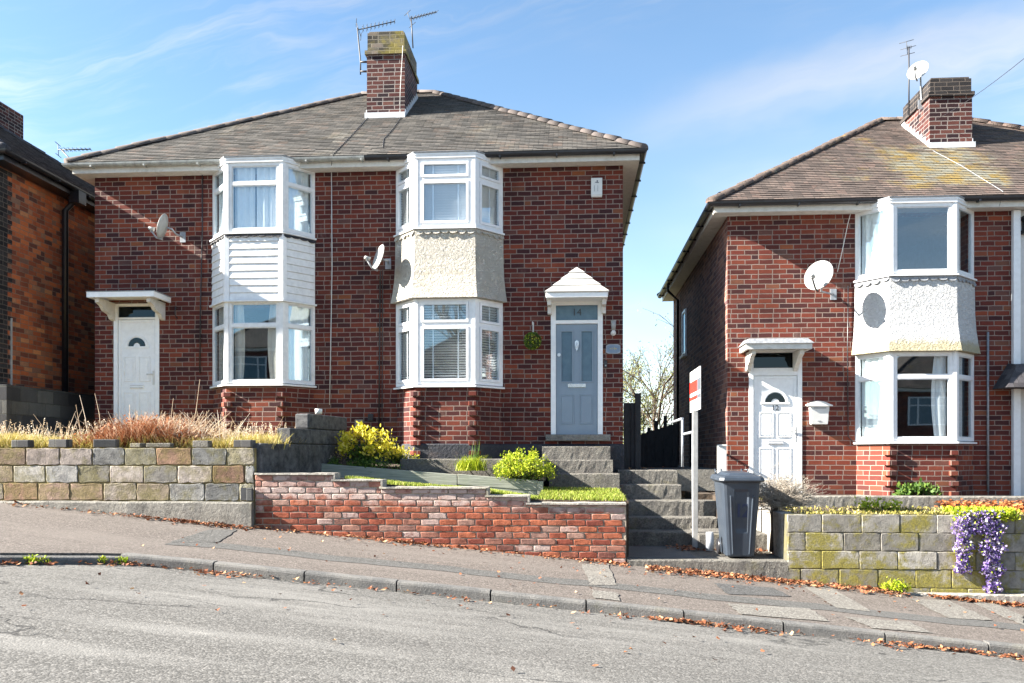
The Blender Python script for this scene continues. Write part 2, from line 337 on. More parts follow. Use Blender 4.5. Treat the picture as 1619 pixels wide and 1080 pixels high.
def asphalt_fn(base, light, patchc, sp=.5, cracks=True):
    def fn(t, b, o):
        g = t.geo(); gx, gy, gz = t.sep(g)
        st = t.comb(t.m('MULTIPLY', gx, .45), t.m('ADD', t.m('MULTIPLY', gy, 2.6), t.m('MULTIPLY', gx, .15)), 0.0)
        v = t.voro(g, 75, 'F1', 'Color'); vr = t.sep(v)[0]; vd = t.voro(g, 75)
        agg = t.ramp(vr, [(0, tuple(x*.75 for x in base)), (.45, base), (.8, light), (1, tuple(min(1, x*1.3) for x in light))])
        n1 = t.noise(st, .55, 6, .65); n2 = t.noise(st, 3.5, 5, .7); n3 = t.noise(g, 30, 4, .7)
        c = t.mix(t.rng(n3, .3, .7), agg, t.mix(1.0, agg, (.72, .72, .72), 'MULTIPLY'))
        c = t.mix(t.m('MULTIPLY', t.rng(n1, .45, .68), .65), c, patchc)
        c = t.mix(t.m('MULTIPLY', t.rng(n2, .55, .75), .6), c, t.mix(1.0, c, (1.55, 1.53, 1.5), 'MULTIPLY'))
        h = t.m('ADD', t.m('MULTIPLY', vd, -1.0), t.m('MULTIPLY', n3, .6))
        if cracks:
            wv = t.vm('ADD', st, t.vm('SCALE', t.noise(g, 3, 4, col=True), scale=.55))
            cr = t.voro(wv, .42, 'DISTANCE_TO_EDGE'); cf = t.m('MULTIPLY', t.rng(cr, .012, .002), t.rng(t.noise(g, .5, 2), .50, .60))
            c = t.mix(t.m('MULTIPLY', cf, .75), c, (.03, .03, .03)); h = t.m('SUBTRACT', h, t.m('MULTIPLY', cf, 1.5))
        setb(t, b, Base_Color=c, Roughness=.85, Normal=t.bump(h, .7, .003)); b.inputs['Specular IOR Level'].default_value = .2
    return fn
mat('road_asphalt', asphalt_fn((.115, .112, .106), (.165, .160, .152), (.205, .20, .19)))
mat('pavement_asphalt', asphalt_fn((0.118, 0.102, 0.092), (0.165, 0.145, 0.132), (0.150, 0.132, 0.120), cracks=False))
mat('patch_asphalt', asphalt_fn((0.088, 0.087, 0.084), (0.126, 0.124, 0.120), (0.101, 0.099, 0.097), cracks=False))
mat('patch_concrete', asphalt_fn((0.154, 0.144, 0.131), (0.217, 0.208, 0.190), (0.181, 0.172, 0.154), cracks=False))
mat('cover_iron', asphalt_fn((.07, .07, .07), (.11, .11, .11), (.09, .09, .09), cracks=False))
mat('salt_line', asphalt_fn((.34, .34, .335), (.50, .50, .49), (.44, .44, .43), cracks=False))

def leafy(name, stops, rough=.6, trans=.25):
    def fn(t, b, o):
        c = t.ramp(t.island(), stops)
        setb(t, b, Base_Color=c, Roughness=rough); b.inputs['Specular IOR Level'].default_value = .25
        tl = t.new('ShaderNodeBsdfTranslucent'); t.l.new(c, tl.inputs[0])
        mx = t.new('ShaderNodeMixShader'); mx.inputs[0].default_value = trans
        t.l.new(b.outputs[0], mx.inputs[1]); t.l.new(tl.outputs[0], mx.inputs[2]); t.l.new(mx.outputs[0], o.inputs[0])
    return mat(name, fn)
leafy('lawn_grass', [(0, (.10, .15, .015)), (.5, (.22, .29, .03)), (.85, (.34, .37, .06)), (1, (.46, .40, .18))])
leafy('pale_grass', [(0, (.28, .23, .05)), (.4, (.50, .41, .12)), (.8, (.58, .47, .24)), (1, (.34, .35, .06))])
leafy('straw', [(0, (.42, .30, .18)), (.5, (.62, .50, .36)), (1, (.72, .64, .54))])
leafy('dead_bracken', [(0, (.13, .045, .02)), (.4, (.30, .11, .05)), (.75, (.42, .20, .10)), (1, (.62, .44, .32))])
leafy('yellow_leaf', [(0, (.30, .30, .015)), (.35, (.62, .54, .03)), (.75, (.76, .66, .08)), (1, (.70, .60, .18))])
leafy('lime_leaf', [(0, (.13, .22, .01)), (.5, (.34, .42, .02)), (1, (.54, .54, .05))])
leafy('green_leaf', [(0, (.025, .06, .01)), (.6, (.07, .14, .02)), (1, (.15, .22, .04))])
leafy('grey_leaf', [(0, (.16, .14, .12)), (.5, (.34, .29, .25)), (1, (.50, .45, .40))])
leafy('fallen_leaf', [(0, (.055, .022, .012)), (.35, (.16, .055, .026)), (.7, (.28, .105, .048)), (.9, (.36, .18, .09)), (1, (.46, .30, .17))], trans=.1)
leafy('russet_leaf', [(0, (.14, .04, .015)), (.5, (.32, .10, .03)), (1, (.46, .20, .08))], trans=.15)
leafy('purple_petal', [(0, (.10, .06, .24)), (.4, (.22, .14, .40)), (.7, (.42, .33, .58)), (1, (.70, .65, .74))])
leafy('distant_leaf', [(0, (.10, .12, .03)), (.5, (.22, .24, .07)), (1, (.34, .34, .14))])
leafy('moss', [(0, (.10, .10, .02)), (.5, (.26, .23, .05)), (1, (.40, .33, .14))], trans=.1)

def plank_fn(t, b, o):
    uv = t.uv(); st = t.vm('MULTIPLY', uv, (1.0, 22.0, 1.0))
    n = t.noise(st, 2.5, 6, .65, .4); k = t.noise(uv, 3, 3)
    c = t.mix(t.rng(n, .3, .72), (.34, .35, .30), (.19, .20, .17)); c = t.mix(t.m('MULTIPLY', t.rng(k, .5, .75), .5), c, (.24, .27, .19))
    setb(t, b, Base_Color=c, Roughness=.85, Normal=t.bump(n, .7, .006))
mat('grey_timber', plank_fn)
def ground_fn(t, b, o):
    g = t.geo(); n = t.noise(g, .8, 6, .65)
    c = t.mix(n, (.06, .075, .025), (.16, .12, .06)); setb(t, b, Base_Color=c, Roughness=.95, Normal=t.bump(t.noise(g, 12, 4), 1, .03))
mat('earth', ground_fn)

# ------------------------------------------------------------------ mesh helpers
class MB:
    def __init__(s): s.v = []; s.f = []; s.sm = []; s.mi = []; s.cur = 0
    def add(s, pts, faces, smooth=False):
        o = len(s.v); s.v += [tuple(p) for p in pts]
        for f in faces: s.f.append([o+i for i in f]); s.sm.append(smooth); s.mi.append(s.cur)
        return s
    def box(s, x0, x1, y0, y1, z0, z1):
        p = [(x0,y0,z0),(x1,y0,z0),(x1,y1,z0),(x0,y1,z0),(x0,y0,z1),(x1,y0,z1),(x1,y1,z1),(x0,y1,z1)]
        return s.add(p, [(0,3,2,1),(4,5,6,7),(0,1,5,4),(1,2,6,5),(2,3,7,6),(3,0,4,7)])
    def obox(s, o, a, b, c):
        o, a, b, c = map(Vector, (o, a, b, c))
        p = [o, o+a, o+a+b, o+b, o+c, o+a+c, o+a+b+c, o+b+c]
        fs = [(0,3,2,1),(4,5,6,7),(0,1,5,4),(1,2,6,5),(2,3,7,6),(3,0,4,7)]
        if a.cross(b).dot(c) < 0: fs = [f[::-1] for f in fs]
        return s.add(p, fs)
    def quad(s, *p): return s.add(p, [tuple(range(len(p)))])
    def prism(s, poly, z0, z1):
        "poly counter-clockwise; z0/z1 numbers or lists"
        n = len(poly); z0 = z0 if hasattr(z0, '__len__') else [z0]*n; z1 = z1 if hasattr(z1, '__len__') else [z1]*n
        p = [(x, y, z0[i]) for i, (x, y) in enumerate(poly)]+[(x, y, z1[i]) for i, (x, y) in enumerate(poly)]
        fs = [tuple(range(n))[::-1], tuple(range(n, 2*n))]+[(i, (i+1) % n, n+(i+1) % n, n+i) for i in range(n)]
        return s.add(p, fs)
    def tube(s, pts, r, n=8, cap=True, smooth=True):
        pts = [Vector(p) for p in pts]; rs = r if hasattr(r, '__len__') else [r]*len(pts)
        rings = []; up = None
        for i, p in enumerate(pts):
            d = (pts[min(i+1, len(pts)-1)]-pts[max(i-1, 0)]).normalized()
            if up is None:
                a = Vector((0, 0, 1)) if abs(d.z) < .9 else Vector((1, 0, 0)); up = d.cross(a).normalized()
            up = (up-d*up.dot(d)).normalized(); w2 = d.cross(up)
            rings.append([p+(up*math.cos(2*math.pi*k/n)+w2*math.sin(2*math.pi*k/n))*rs[i] for k in range(n)])
        o = len(s.v)
        for rg in rings: s.v += [tuple(q) for q in rg]
        for i in range(len(pts)-1):
            for k in range(n):
                s.f.append([o+i*n+k, o+i*n+(k+1) % n, o+(i+1)*n+(k+1) % n, o+(i+1)*n+k]); s.sm.append(smooth); s.mi.append(s.cur)
        if cap:
            s.f.append([o+k for k in range(n)][::-1]); s.sm.append(False); s.mi.append(s.cur)
            s.f.append([o+(len(pts)-1)*n+k for k in range(n)]); s.sm.append(False); s.mi.append(s.cur)
        return s
    def sweep(s, path, prof, closed=False, caps=True):
        "horizontal path of (x,y); profile of (out, z), out to the RIGHT of travel"
        path = [Vector((a, b)) for a, b in path]; n = len(path); m = len(prof); secs = []
        for i, p in enumerate(path):
            def nrm(a, b): d = (b-a).normalized(); return Vector((d.y, -d.x))
            if closed or 0 < i < n-1:
                n1, n2 = nrm(path[i-1], p), nrm(p, path[(i+1) % n]); h = (n1+n2).normalized(); k = 1/max(.2, h.dot(n1))
            else: h = nrm(path[0], path[1]) if i == 0 else nrm(path[-2], path[-1]); k = 1
            secs.append([(p.x+h.x*o_*k, p.y+h.y*o_*k, z) for o_, z in prof])
        o = len(s.v)
        for sc in secs: s.v += sc
        area = sum(prof[j][0]*prof[(j+1) % m][1]-prof[(j+1) % m][0]*prof[j][1] for j in range(m))
        for i in range(n if closed else n-1):
            for j in range(m):
                a, b = o+i*m+j, o+i*m+(j+1) % m; c, d = o+((i+1) % n)*m+(j+1) % m, o+((i+1) % n)*m+j
                s.f.append([a, b, c, d] if area < 0 else [a, d, c, b]); s.sm.append(False); s.mi.append(s.cur)
        if caps and not closed:
            f0 = [o+j for j in range(m)]; f1 = [o+(n-1)*m+j for j in range(m)]
            s.f.append(f0 if area > 0 else f0[::-1]); s.f.append(f1[::-1] if area > 0 else f1); s.sm += [False]*2; s.mi += [s.cur]*2
        return s
    def merge(s, o):
        k = len(s.v); s.v += o.v; s.f += [[i+k for i in f] for f in o.f]; s.sm += o.sm; s.mi += o.mi; return s
    def fixed(s):
        "the same mesh with faces turned outward"
        me = bpy.data.meshes.new('t'); me.from_pydata([tuple(v) for v in s.v], [], s.f); bm = bmesh.new(); bm.from_mesh(me)
        bmesh.ops.recalc_face_normals(bm, faces=bm.faces); bm.to_mesh(me); bm.free()
        s.v = [tuple(v.co) for v in me.vertices]; s.f = [list(p.vertices) for p in me.polygons]; s.sm = [False]*len(s.f); s.mi = [0]*len(s.f)
        bpy.data.meshes.remove(me); return s
    def build(s, name, mats, parent=None, off=(0,0,0), bevel=0.0, fix=False):
        me = bpy.data.meshes.new(name); off = Vector(off)
        me.from_pydata([tuple(Vector(v)-off) for v in s.v], [], s.f)
        mats = mats if isinstance(mats, (list, tuple)) else [mats]
        for m in mats: me.materials.append(MATS[m])
        if fix:
            bm = bmesh.new(); bm.from_mesh(me); bmesh.ops.recalc_face_normals(bm, faces=bm.faces); bm.to_mesh(me); bm.free()
        uvl = me.uv_layers.new(name='UVMap'); up = Vector((0, 0, 1)); vs = me.vertices
        for poly in me.polygons:
            nrm = poly.normal; poly.use_smooth = s.sm[poly.index] if not fix else s.sm[0]; poly.material_index = s.mi[poly.index] if not fix else 0
            flat = abs(nrm.z) > .95
            if not flat: t = up.cross(nrm).normalized(); b = nrm.cross(t)
            for li in poly.loop_indices:
                p = vs[me.loops[li].vertex_index].co+off
                uvl.data[li].uv = (p.x, p.y) if flat else (p.dot(t), p.dot(b))
        o = bpy.data.objects.new(name, me); COL.objects.link(o)
        if parent is not None: o.parent = parent
        if bevel:
            bv = o.modifiers.new('bevel', 'BEVEL'); bv.width = bevel; bv.segments = 2; bv.limit_method = 'ANGLE'; bv.angle_limit = R(40)
        return o

class Thing:
    "an Empty at the thing's base; parts are meshes under it"
    def __init__(s, name, label, cat, loc, group=None):
        s.loc = Vector(loc); s.e = bpy.data.objects.new(name, None); COL.objects.link(s.e); s.e.location = s.loc
        s.e.empty_display_size = .2; s.e['label'] = label; s.e['category'] = cat
        if group: s.e['group'] = group
    def part(s, name, mb, mats, parent=None, bevel=0.0, label=None, fix=False):
        o = mb.build(name, mats, parent or s.e, s.loc, bevel, fix)
        if label: o['label'] = label
        return o
def single(name, mb, mats, label, cat, base, group=None, bevel=0.0, kind=None, fix=False):
    o = mb.build(name, mats, None, base, bevel, fix); o.location = Vector(base)
    if label: o['label'] = label
    if cat: o['category'] = cat
    if group: o['group'] = group
    if kind: o['kind'] = kind
    return o
def struct(name, mb, mats, **kw):
    o = mb.build(name, mats, **kw); o['kind'] = 'structure'; return o
def stuff(name, mb, mats, label, cat):
    o = mb.build(name, mats); o['kind'] = 'stuff'; o['label'] = label; o['category'] = cat; return o
def text_mb(body, size, ext=.004, bold=0.0):
    cu = bpy.data.curves.new('t', 'FONT'); cu.body = body; cu.size = size; cu.extrude = ext; cu.offset = bold
    cu.align_x = 'CENTER'; cu.align_y = 'CENTER'
    ob = bpy.data.objects.new('t', cu); COL.objects.link(ob); dg = bpy.context.evaluated_depsgraph_get()
    me = bpy.data.meshes.new_from_object(ob.evaluated_get(dg)); mb = MB()
    mb.add([tuple(v.co) for v in me.vertices], [tuple(p.vertices) for p in me.polygons])
    bpy.data.objects.remove(ob); bpy.data.curves.remove(cu); bpy.data.meshes.remove(me)
    return mb
def place_text(body, size, centre, right=(1,0,0), up=(0,0,1), **kw):
    mb = text_mb(body, size, **kw); r_, u_ = Vector(right).normalized(), Vector(up).normalized(); n_ = r_.cross(u_); c = Vector(centre)
    mb.v = [tuple(c+r_*v[0]+u_*v[1]+n_*v[2]) for v in mb.v]; return mb

# ------------------------------------------------------------------ ground, pavement, kerb, road
def zw(x):   # pavement height at the garden walls
    return -1.30-.092*x
def zk(x): return -1.38-.09*x
def clampx(x): return max(-45, min(45, x))
KERB = [(-46, -8.8), (-12, -8.6), (-8, -7.9), (-5.3, -7.04), (-4.65, -6.5), (-4.3, -6.28), (-3.4, -6.29), (-2.5, -6.30), (-.7, -6.32), (1.1, -6.36), (3.9, -6.40), (10, -6.45), (45, -6.6)]
def kerb_y(x):
    for (a, ya), (b, yb) in zip(KERB, KERB[1:]):
        if a <= x <= b: return ya+(yb-ya)*(x-a)/(b-a)
    return -6.5
g = MB(); xs = [-900, -45, 45, 900]; ys = [-900, -40, 0, 12, 40, 900]
def gz(x, y):
    z = zk(clampx(x))-.35
    if y > -3: z = z  # stays below the gardens
    return z
for i in range(3):
    for j in range(5):
        g.quad(*[(x, y, gz(x, y)) for x, y in ((xs[i], ys[j]), (xs[i+1], ys[j]), (xs[i+1], ys[j+1]), (xs[i], ys[j+1]))])
struct('ground', g, 'earth')

def strip(mb, xs, fa, fb, n=1):
    "sheet between two (y,z) functions of x; fa is the nearer"
    for a, b in zip(xs, xs[1:]):
        for k in range(n):
            def pt(x, t):
                (y0, z0), (y1, z1) = fa(x), fb(x); return (x, y0+(y1-y0)*t, z0+(z1-z0)*t)
            mb.quad(pt(a, k/n), pt(b, k/n), pt(b, (k+1)/n), pt(a, (k+1)/n))
xsl = sorted(set([k[0] for k in KERB]+[i*.5 for i in range(-40, 41)]))
xsl = [x for x in xsl if -46 <= x <= 45]
pv = MB(); strip(pv, xsl, lambda x: (kerb_y(x), zk(x)), lambda x: (-3.3, zw(x)))
strip(pv, xsl, lambda x: (kerb_y(x)+.0005, zk(x)-.2), lambda x: (kerb_y(x), zk(x)))
struct('pavement', pv, 'pavement_asphalt')
rd = MB()
def road_z(x, y):
    d = kerb_y(x)-.12-y; t = max(0, min(1, d/7.2)); return zk(x)-.095+.10*math.sin(math.pi*t)
for a, b in zip(xsl, xsl[1:]):
    ts = [0, .02, .05, .1, .2, .35, .5, .65, .8, .9, 1]
    for t0, t1 in zip(ts, ts[1:]):
        q = []
        for x, t in ((a, t1), (b, t1), (b, t0), (a, t0)):
            yk = kerb_y(x)-.12; y = yk+(-14.9-yk)*t; q.append((x, y, road_z(x, y)))
        rd.quad(*q)
struct('road', rd, 'road_asphalt')
pf = MB(); strip(pf, xsl, lambda x: (-24.0, zk(x)+.12), lambda x: (-14.95, zk(x)+.02)); struct('far_pavement', pf, 'pavement_asphalt')
def kerb_run(name, yoff, mt):
    kb = MB(); L = .915; x = -20.0; r = random.Random(3)
    while x < 20:
        a, b = x+.008, x+L-.008; j = r.uniform(-.006, .006)
        ya, yb = kerb_y(a)-.125, kerb_y(b)-.125
        low = .03 if -5.75 < x < -4.75 else 0
        za, zb = zk(a)+.006+j-low, zk(b)+.006+j-low
        pa = [(0, -.3), (0, -.028), (.008, -.010), (.028, 0), (.125, 0), (.125, -.3)]
        va = [(a, ya+o, za+z) for o, z in pa]; vb = [(b, yb+o, zb+z) for o, z in pa]; n = len(pa)
        kb.add(va+vb, [(i, (i+1), n+i+1, n+i)[::-1] for i in range(n-1)]+[tuple(range(n)), tuple(range(n, 2*n))[::-1]])
        x += L
    return struct(name, kb, mt)
kerb_run('kerb', 0, 'kerb_stone')

# patches and marks lying on the pavement
def pave_pt(x, t, up=.004):
    "t = 0 at the kerb, 1 at the wall"
    yk = kerb_y(x); return (x, yk+(-3.8-yk)*t, zk(x)+(zw(x)-zk(x))*(-3.8-yk)*t/(-3.3-yk)+up)
def on_pave(px, py, up=.004):
    r = ray(px, py); lo, hi = 2.0, 30.0
    for _ in range(50):
        m_ = (lo+hi)/2; p = r*m_; y = p.y-D; yk = kerb_y(p.x); tt = (y-yk)/(-3.3-yk)
        zg = zk(p.x)+(zw(p.x)-zk(p.x))*tt
        if p.z > zg: lo = m_
        else: hi = m_
    p = r*lo; return (p.x, p.y-D, p.z+up)
def patch(name, pts, mt, up=.004):
    mb = MB(); r = random.Random(int(pts[0][0])); q = []
    for a, b in zip(pts, pts[1:]+pts[:1]):
        for k in range(9):
            p = on_pave(a[0]+(b[0]-a[0])*k/9, a[1]+(b[1]-a[1])*k/9, up); q.append((p[0]+r.uniform(-.014, .014), p[1]+r.uniform(-.014, .014), p[2]))
    c = tuple(sum(p[i] for p in q)/len(q) for i in range(3)); n = len(q); mb.add(q+[c], [((i+1) % n, i, n) for i in range(n)]); return struct(name, mb, mt)
patch('pavement_patch', [(920, 893), (962, 893), (975, 926), (932, 926)], 'patch_concrete', .008)
patch('pavement_patch', [(936, 934), (976, 938), (981, 951), (938, 946)], 'patch_concrete', .008)
patch('pavement_patch', [(1262, 922), (1308, 926), (1378, 968), (1322, 962)], 'patch_concrete', .008)
patch('pavement_patch', [(1438, 948), (1500, 950), (1570, 982), (1500, 978)], 'patch_concrete', .008)
patch('pavement_patch', [(1150, 955), (1280, 963), (1312, 984), (1170, 972)], 'patch_concrete', .008)
patch('pavement_patch', [(1335, 976), (1440, 985), (1475, 1002), (1380, 994)], 'patch_concrete', .008)
patch('pavement_patch', [(1560, 950), (1618, 975), (1618, 990), (1540, 955)], 'patch_concrete', .008)
patch('iron_cover', [(1128, 922), (1222, 930), (1252, 944), (1150, 940)], 'cover_iron', .006)
# long utility-trench strip along the pavement
def trench(a, b, t0, t1):
    mb = MB(); n = 44
    for i in range(n):
        x0, x1 = a+(b-a)*i/n, a+(b-a)*(i+1)/n
        w0, w1 = [.012*math.sin(x*3.1)+.008*math.sin(x*7.7) for x in (x0, x1)]
        mb.quad(pave_pt(x0, t0+w0), pave_pt(x1, t0+w1), pave_pt(x1, t1+w1), pave_pt(x0, t1+w0))
    return struct('pavement_patch', mb, 'patch_asphalt')
trench(-4.4, 9, .28, .42)
patch('pavement_patch', [(330, 838), (375, 838), (345, 858), (268, 858)], 'patch_asphalt', .007)

# ------------------------------------------------------------------ houses
def wall_holes(mb, x0, x1, z0, z1, y, holes, thick=.25):
    xs = sorted({x0, x1}|{h[0] for h in holes}|{h[1] for h in holes}); zs = sorted({z0, z1}|{h[2] for h in holes}|{h[3] for h in holes})
    for i in range(len(xs)-1):
        for j in range(len(zs)-1):
            a, b, c, d = xs[i], xs[i+1], zs[j], zs[j+1]; mx, mz = (a+b)/2, (c+d)/2
            if any(h[0] < mx < h[1] and h[2] < mz < h[3] for h in holes): continue
            mb.quad((a, y, c), (b, y, c), (b, y, d), (a, y, d)); mb.quad((b, y+thick, c), (a, y+thick, c), (a, y+thick, d), (b, y+thick, d))
    for a, b, c, d in holes:
        mb.quad((a, y, c), (a, y+thick, c), (a, y+thick, d), (a, y, d)); mb.quad((b, y+thick, c), (b, y, c), (b, y, d), (b, y+thick, d))
        mb.quad((a, y, d), (a, y+thick, d), (b, y+thick, d), (b, y, d)); mb.quad((a, y+thick, c), (a, y, c), (b, y, c), (b, y+thick, c))
    mb.quad((x0, y, z1), (x1, y, z1), (x1, y+thick, z1), (x0, y+thick, z1))

def hip_roof(th, x0, x1, y0, y1, ze, zr, tile, ridge_mat, seed=1):
    "stepped courses of tile on four slopes, half-round tiles on hips and ridge"
    run = (y1-y0)/2; yr = (y0+y1)/2; xa, xb = x0+run, x1-run; r = random.Random(seed)
    A, B, C_, D_ = Vector((x0, y0, ze)), Vector((x1, y0, ze)), Vector((x1, y1, ze)), Vector((x0, y1, ze))
    E, Fp = Vector((xa, yr, zr)), Vector((xb, yr, zr)); mb = MB()
    for p0, p1, q0, q1 in ((A, B, E, Fp), (B, C_, Fp, Fp), (C_, D_, Fp, E), (D_, A, E, E)):
        along = (p1-p0).normalized(); up = ((q0+q1)/2-(p0+p1)/2); up = (up-along*up.dot(along)); SL = up.length; up = up/SL
        nrm = along.cross(up); ng = int(SL/.1)+1
        for k in range(ng):
            s0, s1 = k*.1, min((k+1)*.1+.012, SL)
            if s0 >= SL: break
            l0, r0 = p0.lerp(q0, s0/SL), p1.lerp(q1, s0/SL); l1, r1 = p0.lerp(q0, s1/SL), p1.lerp(q1, s1/SL)
            W0 = (r0-l0).length; n = max(1, int(W0/.33)); hp = r.uniform(-.002, .002)
            for i in range(n):
                h = .016+r.uniform(-.003, .004)
                a, b = l0.lerp(r0, i/n), l0.lerp(r0, (i+1)/n); c, d = l1.lerp(r1, (i+1)/n), l1.lerp(r1, i/n)
                sag = -up*r.uniform(-.004, .004)
                a2, b2 = a+nrm*h+sag, b+nrm*h+sag; c2, d2 = c+nrm*.003, d+nrm*.003
                mb.quad(a2, b2, c2, d2); mb.quad(a-nrm*.01, b-nrm*.01, b2, a2)
    roof = th.part('roof', mb, tile)
    rt = MB()
    for s_, e_ in ((A, E), (B, Fp), (C_, Fp), (D_, E), (E, Fp)):
        d = e_-s_; L = d.length; d = d/L; n = int(L/.30); side = d.cross(Vector((0, 0, 1))).normalized(); upv = side.cross(d)
        for k in range(n):
            a, b = s_+d*(L*k/n), s_+d*(L*(k+1)/n+.01); ra, rb = .105, .092; jit = upv*r.uniform(-.008, .008)
            rings = []
            for p, rr in ((a, ra), (b, rb)):
                rings.append([p+jit+side*math.cos(math.pi*q/8)*rr+upv*(math.sin(math.pi*q/8)*rr*.85-.012) for q in range(9)])
            rt.add(rings[0]+rings[1], [(i+1, i, 9+i, 10+i) for i in range(8)]+[tuple(range(9))], True)
    th.part('ridge_tile', rt, ridge_mat, roof)
    return (A, B, C_, D_, E, Fp), roof

def house_shell(th, x0, x1, y0, y1, zg, ze, holes, front_mat, side_mat=None, plinth=None):
    mb = MB(); wall_holes(mb, x0, x1, zg, ze, y0, holes)
    mb.cur = 1; s = y0+.25
    mb.quad((x1, y0, zg), (x1, y1, zg), (x1, y1, ze), (x1, y0, ze)); mb.quad((x0, y1, zg), (x0, y0, zg), (x0, y0, ze), (x0, y1, ze))
    mb.quad((x1, y1, zg), (x0, y1, zg), (x0, y1, ze), (x1, y1, ze))
    mb.quad((x1-.25, s, zg), (x1-.25, s, ze), (x1-.25, y1-.25, ze), (x1-.25, y1-.25, zg)); mb.quad((x0+.25, s, zg), (x0+.25, y1-.25, zg), (x0+.25, y1-.25, ze), (x0+.25, s, ze))
    return th.part('wall', mb, [front_mat, side_mat or front_mat])

def bay_plan(wl, wr, c1, c2, d=.5): return [Vector((X(wl), 0)), Vector((X(c1, -d), -d)), Vector((X(c2, -d), -d)), Vector((X(wr), 0))]
def facet_frame(mb, p, q, z0, z1, zt, gaps, fw=.055, sash=True, dep=.07, mull=None):
    "returns the glass rectangles: list of (origin, along, z0, z1) for each light"
    t = (q-p); L = t.length; t = t/L; n = Vector((-t.y, t.x)); g0, g1 = gaps
    def O(a, b, z): return Vector((p.x+t.x*a+n.x*b, p.y+t.y*a+n.y*b, z))
    def bar(a0, a1, za, zb, b0=0.0, b1=None):
        b1 = dep if b1 is None else b1
        mb.obox(O(a0, b0, za), (t.x*(a1-a0), t.y*(a1-a0), 0), (n.x*(b1-b0), n.y*(b1-b0), 0), (0, 0, zb-za))
    a0, a1 = g0, L-g1
    bar(a0, a0+fw, z0, z1); bar(a1-fw, a1, z0, z1); bar(a0+fw, a1-fw, z0, z0+fw); bar(a0+fw, a1-fw, z1-fw, z1)
    lights = []; bands = [(z0+fw, z1-fw)]
    if zt: bar(a0+fw, a1-fw, zt-.03, zt+.03); bands = [(z0+fw, zt-.03), (zt+.03, z1-fw)]
    for (za, zb) in bands:
        s = .042 if sash else .012
        c0, c1_ = a0+fw+.003, a1-fw-.003; za2, zb2 = za+.003, zb-.003
        bb = (-.012, .05) if sash else (.012, .05)
        bar(c0, c0+s, za2, zb2, *bb); bar(c1_-s, c1_, za2, zb2, *bb); bar(c0+s, c1_-s, za2, za2+s, *bb); bar(c0+s, c1_-s, zb2-s, zb2, *bb)
        lights.append((O, c0+s, c1_-s, za2+s, zb2-s, t, n))
    return lights

def curtain(mb, O, a0, a1, z0, z1, b=.13, amp=.026, per=.12, taper=0.0, ph=0.0, side=1):
    n = max(8, int((a1-a0)/.012)); m_ = 8; o = len(mb.v); W_ = a1-a0
    for j in range(m_+1):
        tt = j/m_; z = z0+(z1-z0)*tt
        for i in range(n+1):
            s = i/n; wv = math.sin(2*math.pi*s*W_/per+ph)*amp*(.7+.3*math.sin(s*9+ph))
            shift = taper*(math.sin(math.pi*min(1, tt*1.0))) * (s if side > 0 else s-1)
            mb.v.append(tuple(O(a0+s*W_+shift, b+wv, z)))
    for j in range(m_):
        for i in range(n):
            mb.f.append([o+j*(n+1)+i, o+j*(n+1)+i+1, o+(j+1)*(n+1)+i+1, o+(j+1)*(n+1)+i]); mb.sm.append(True); mb.mi.append(0)

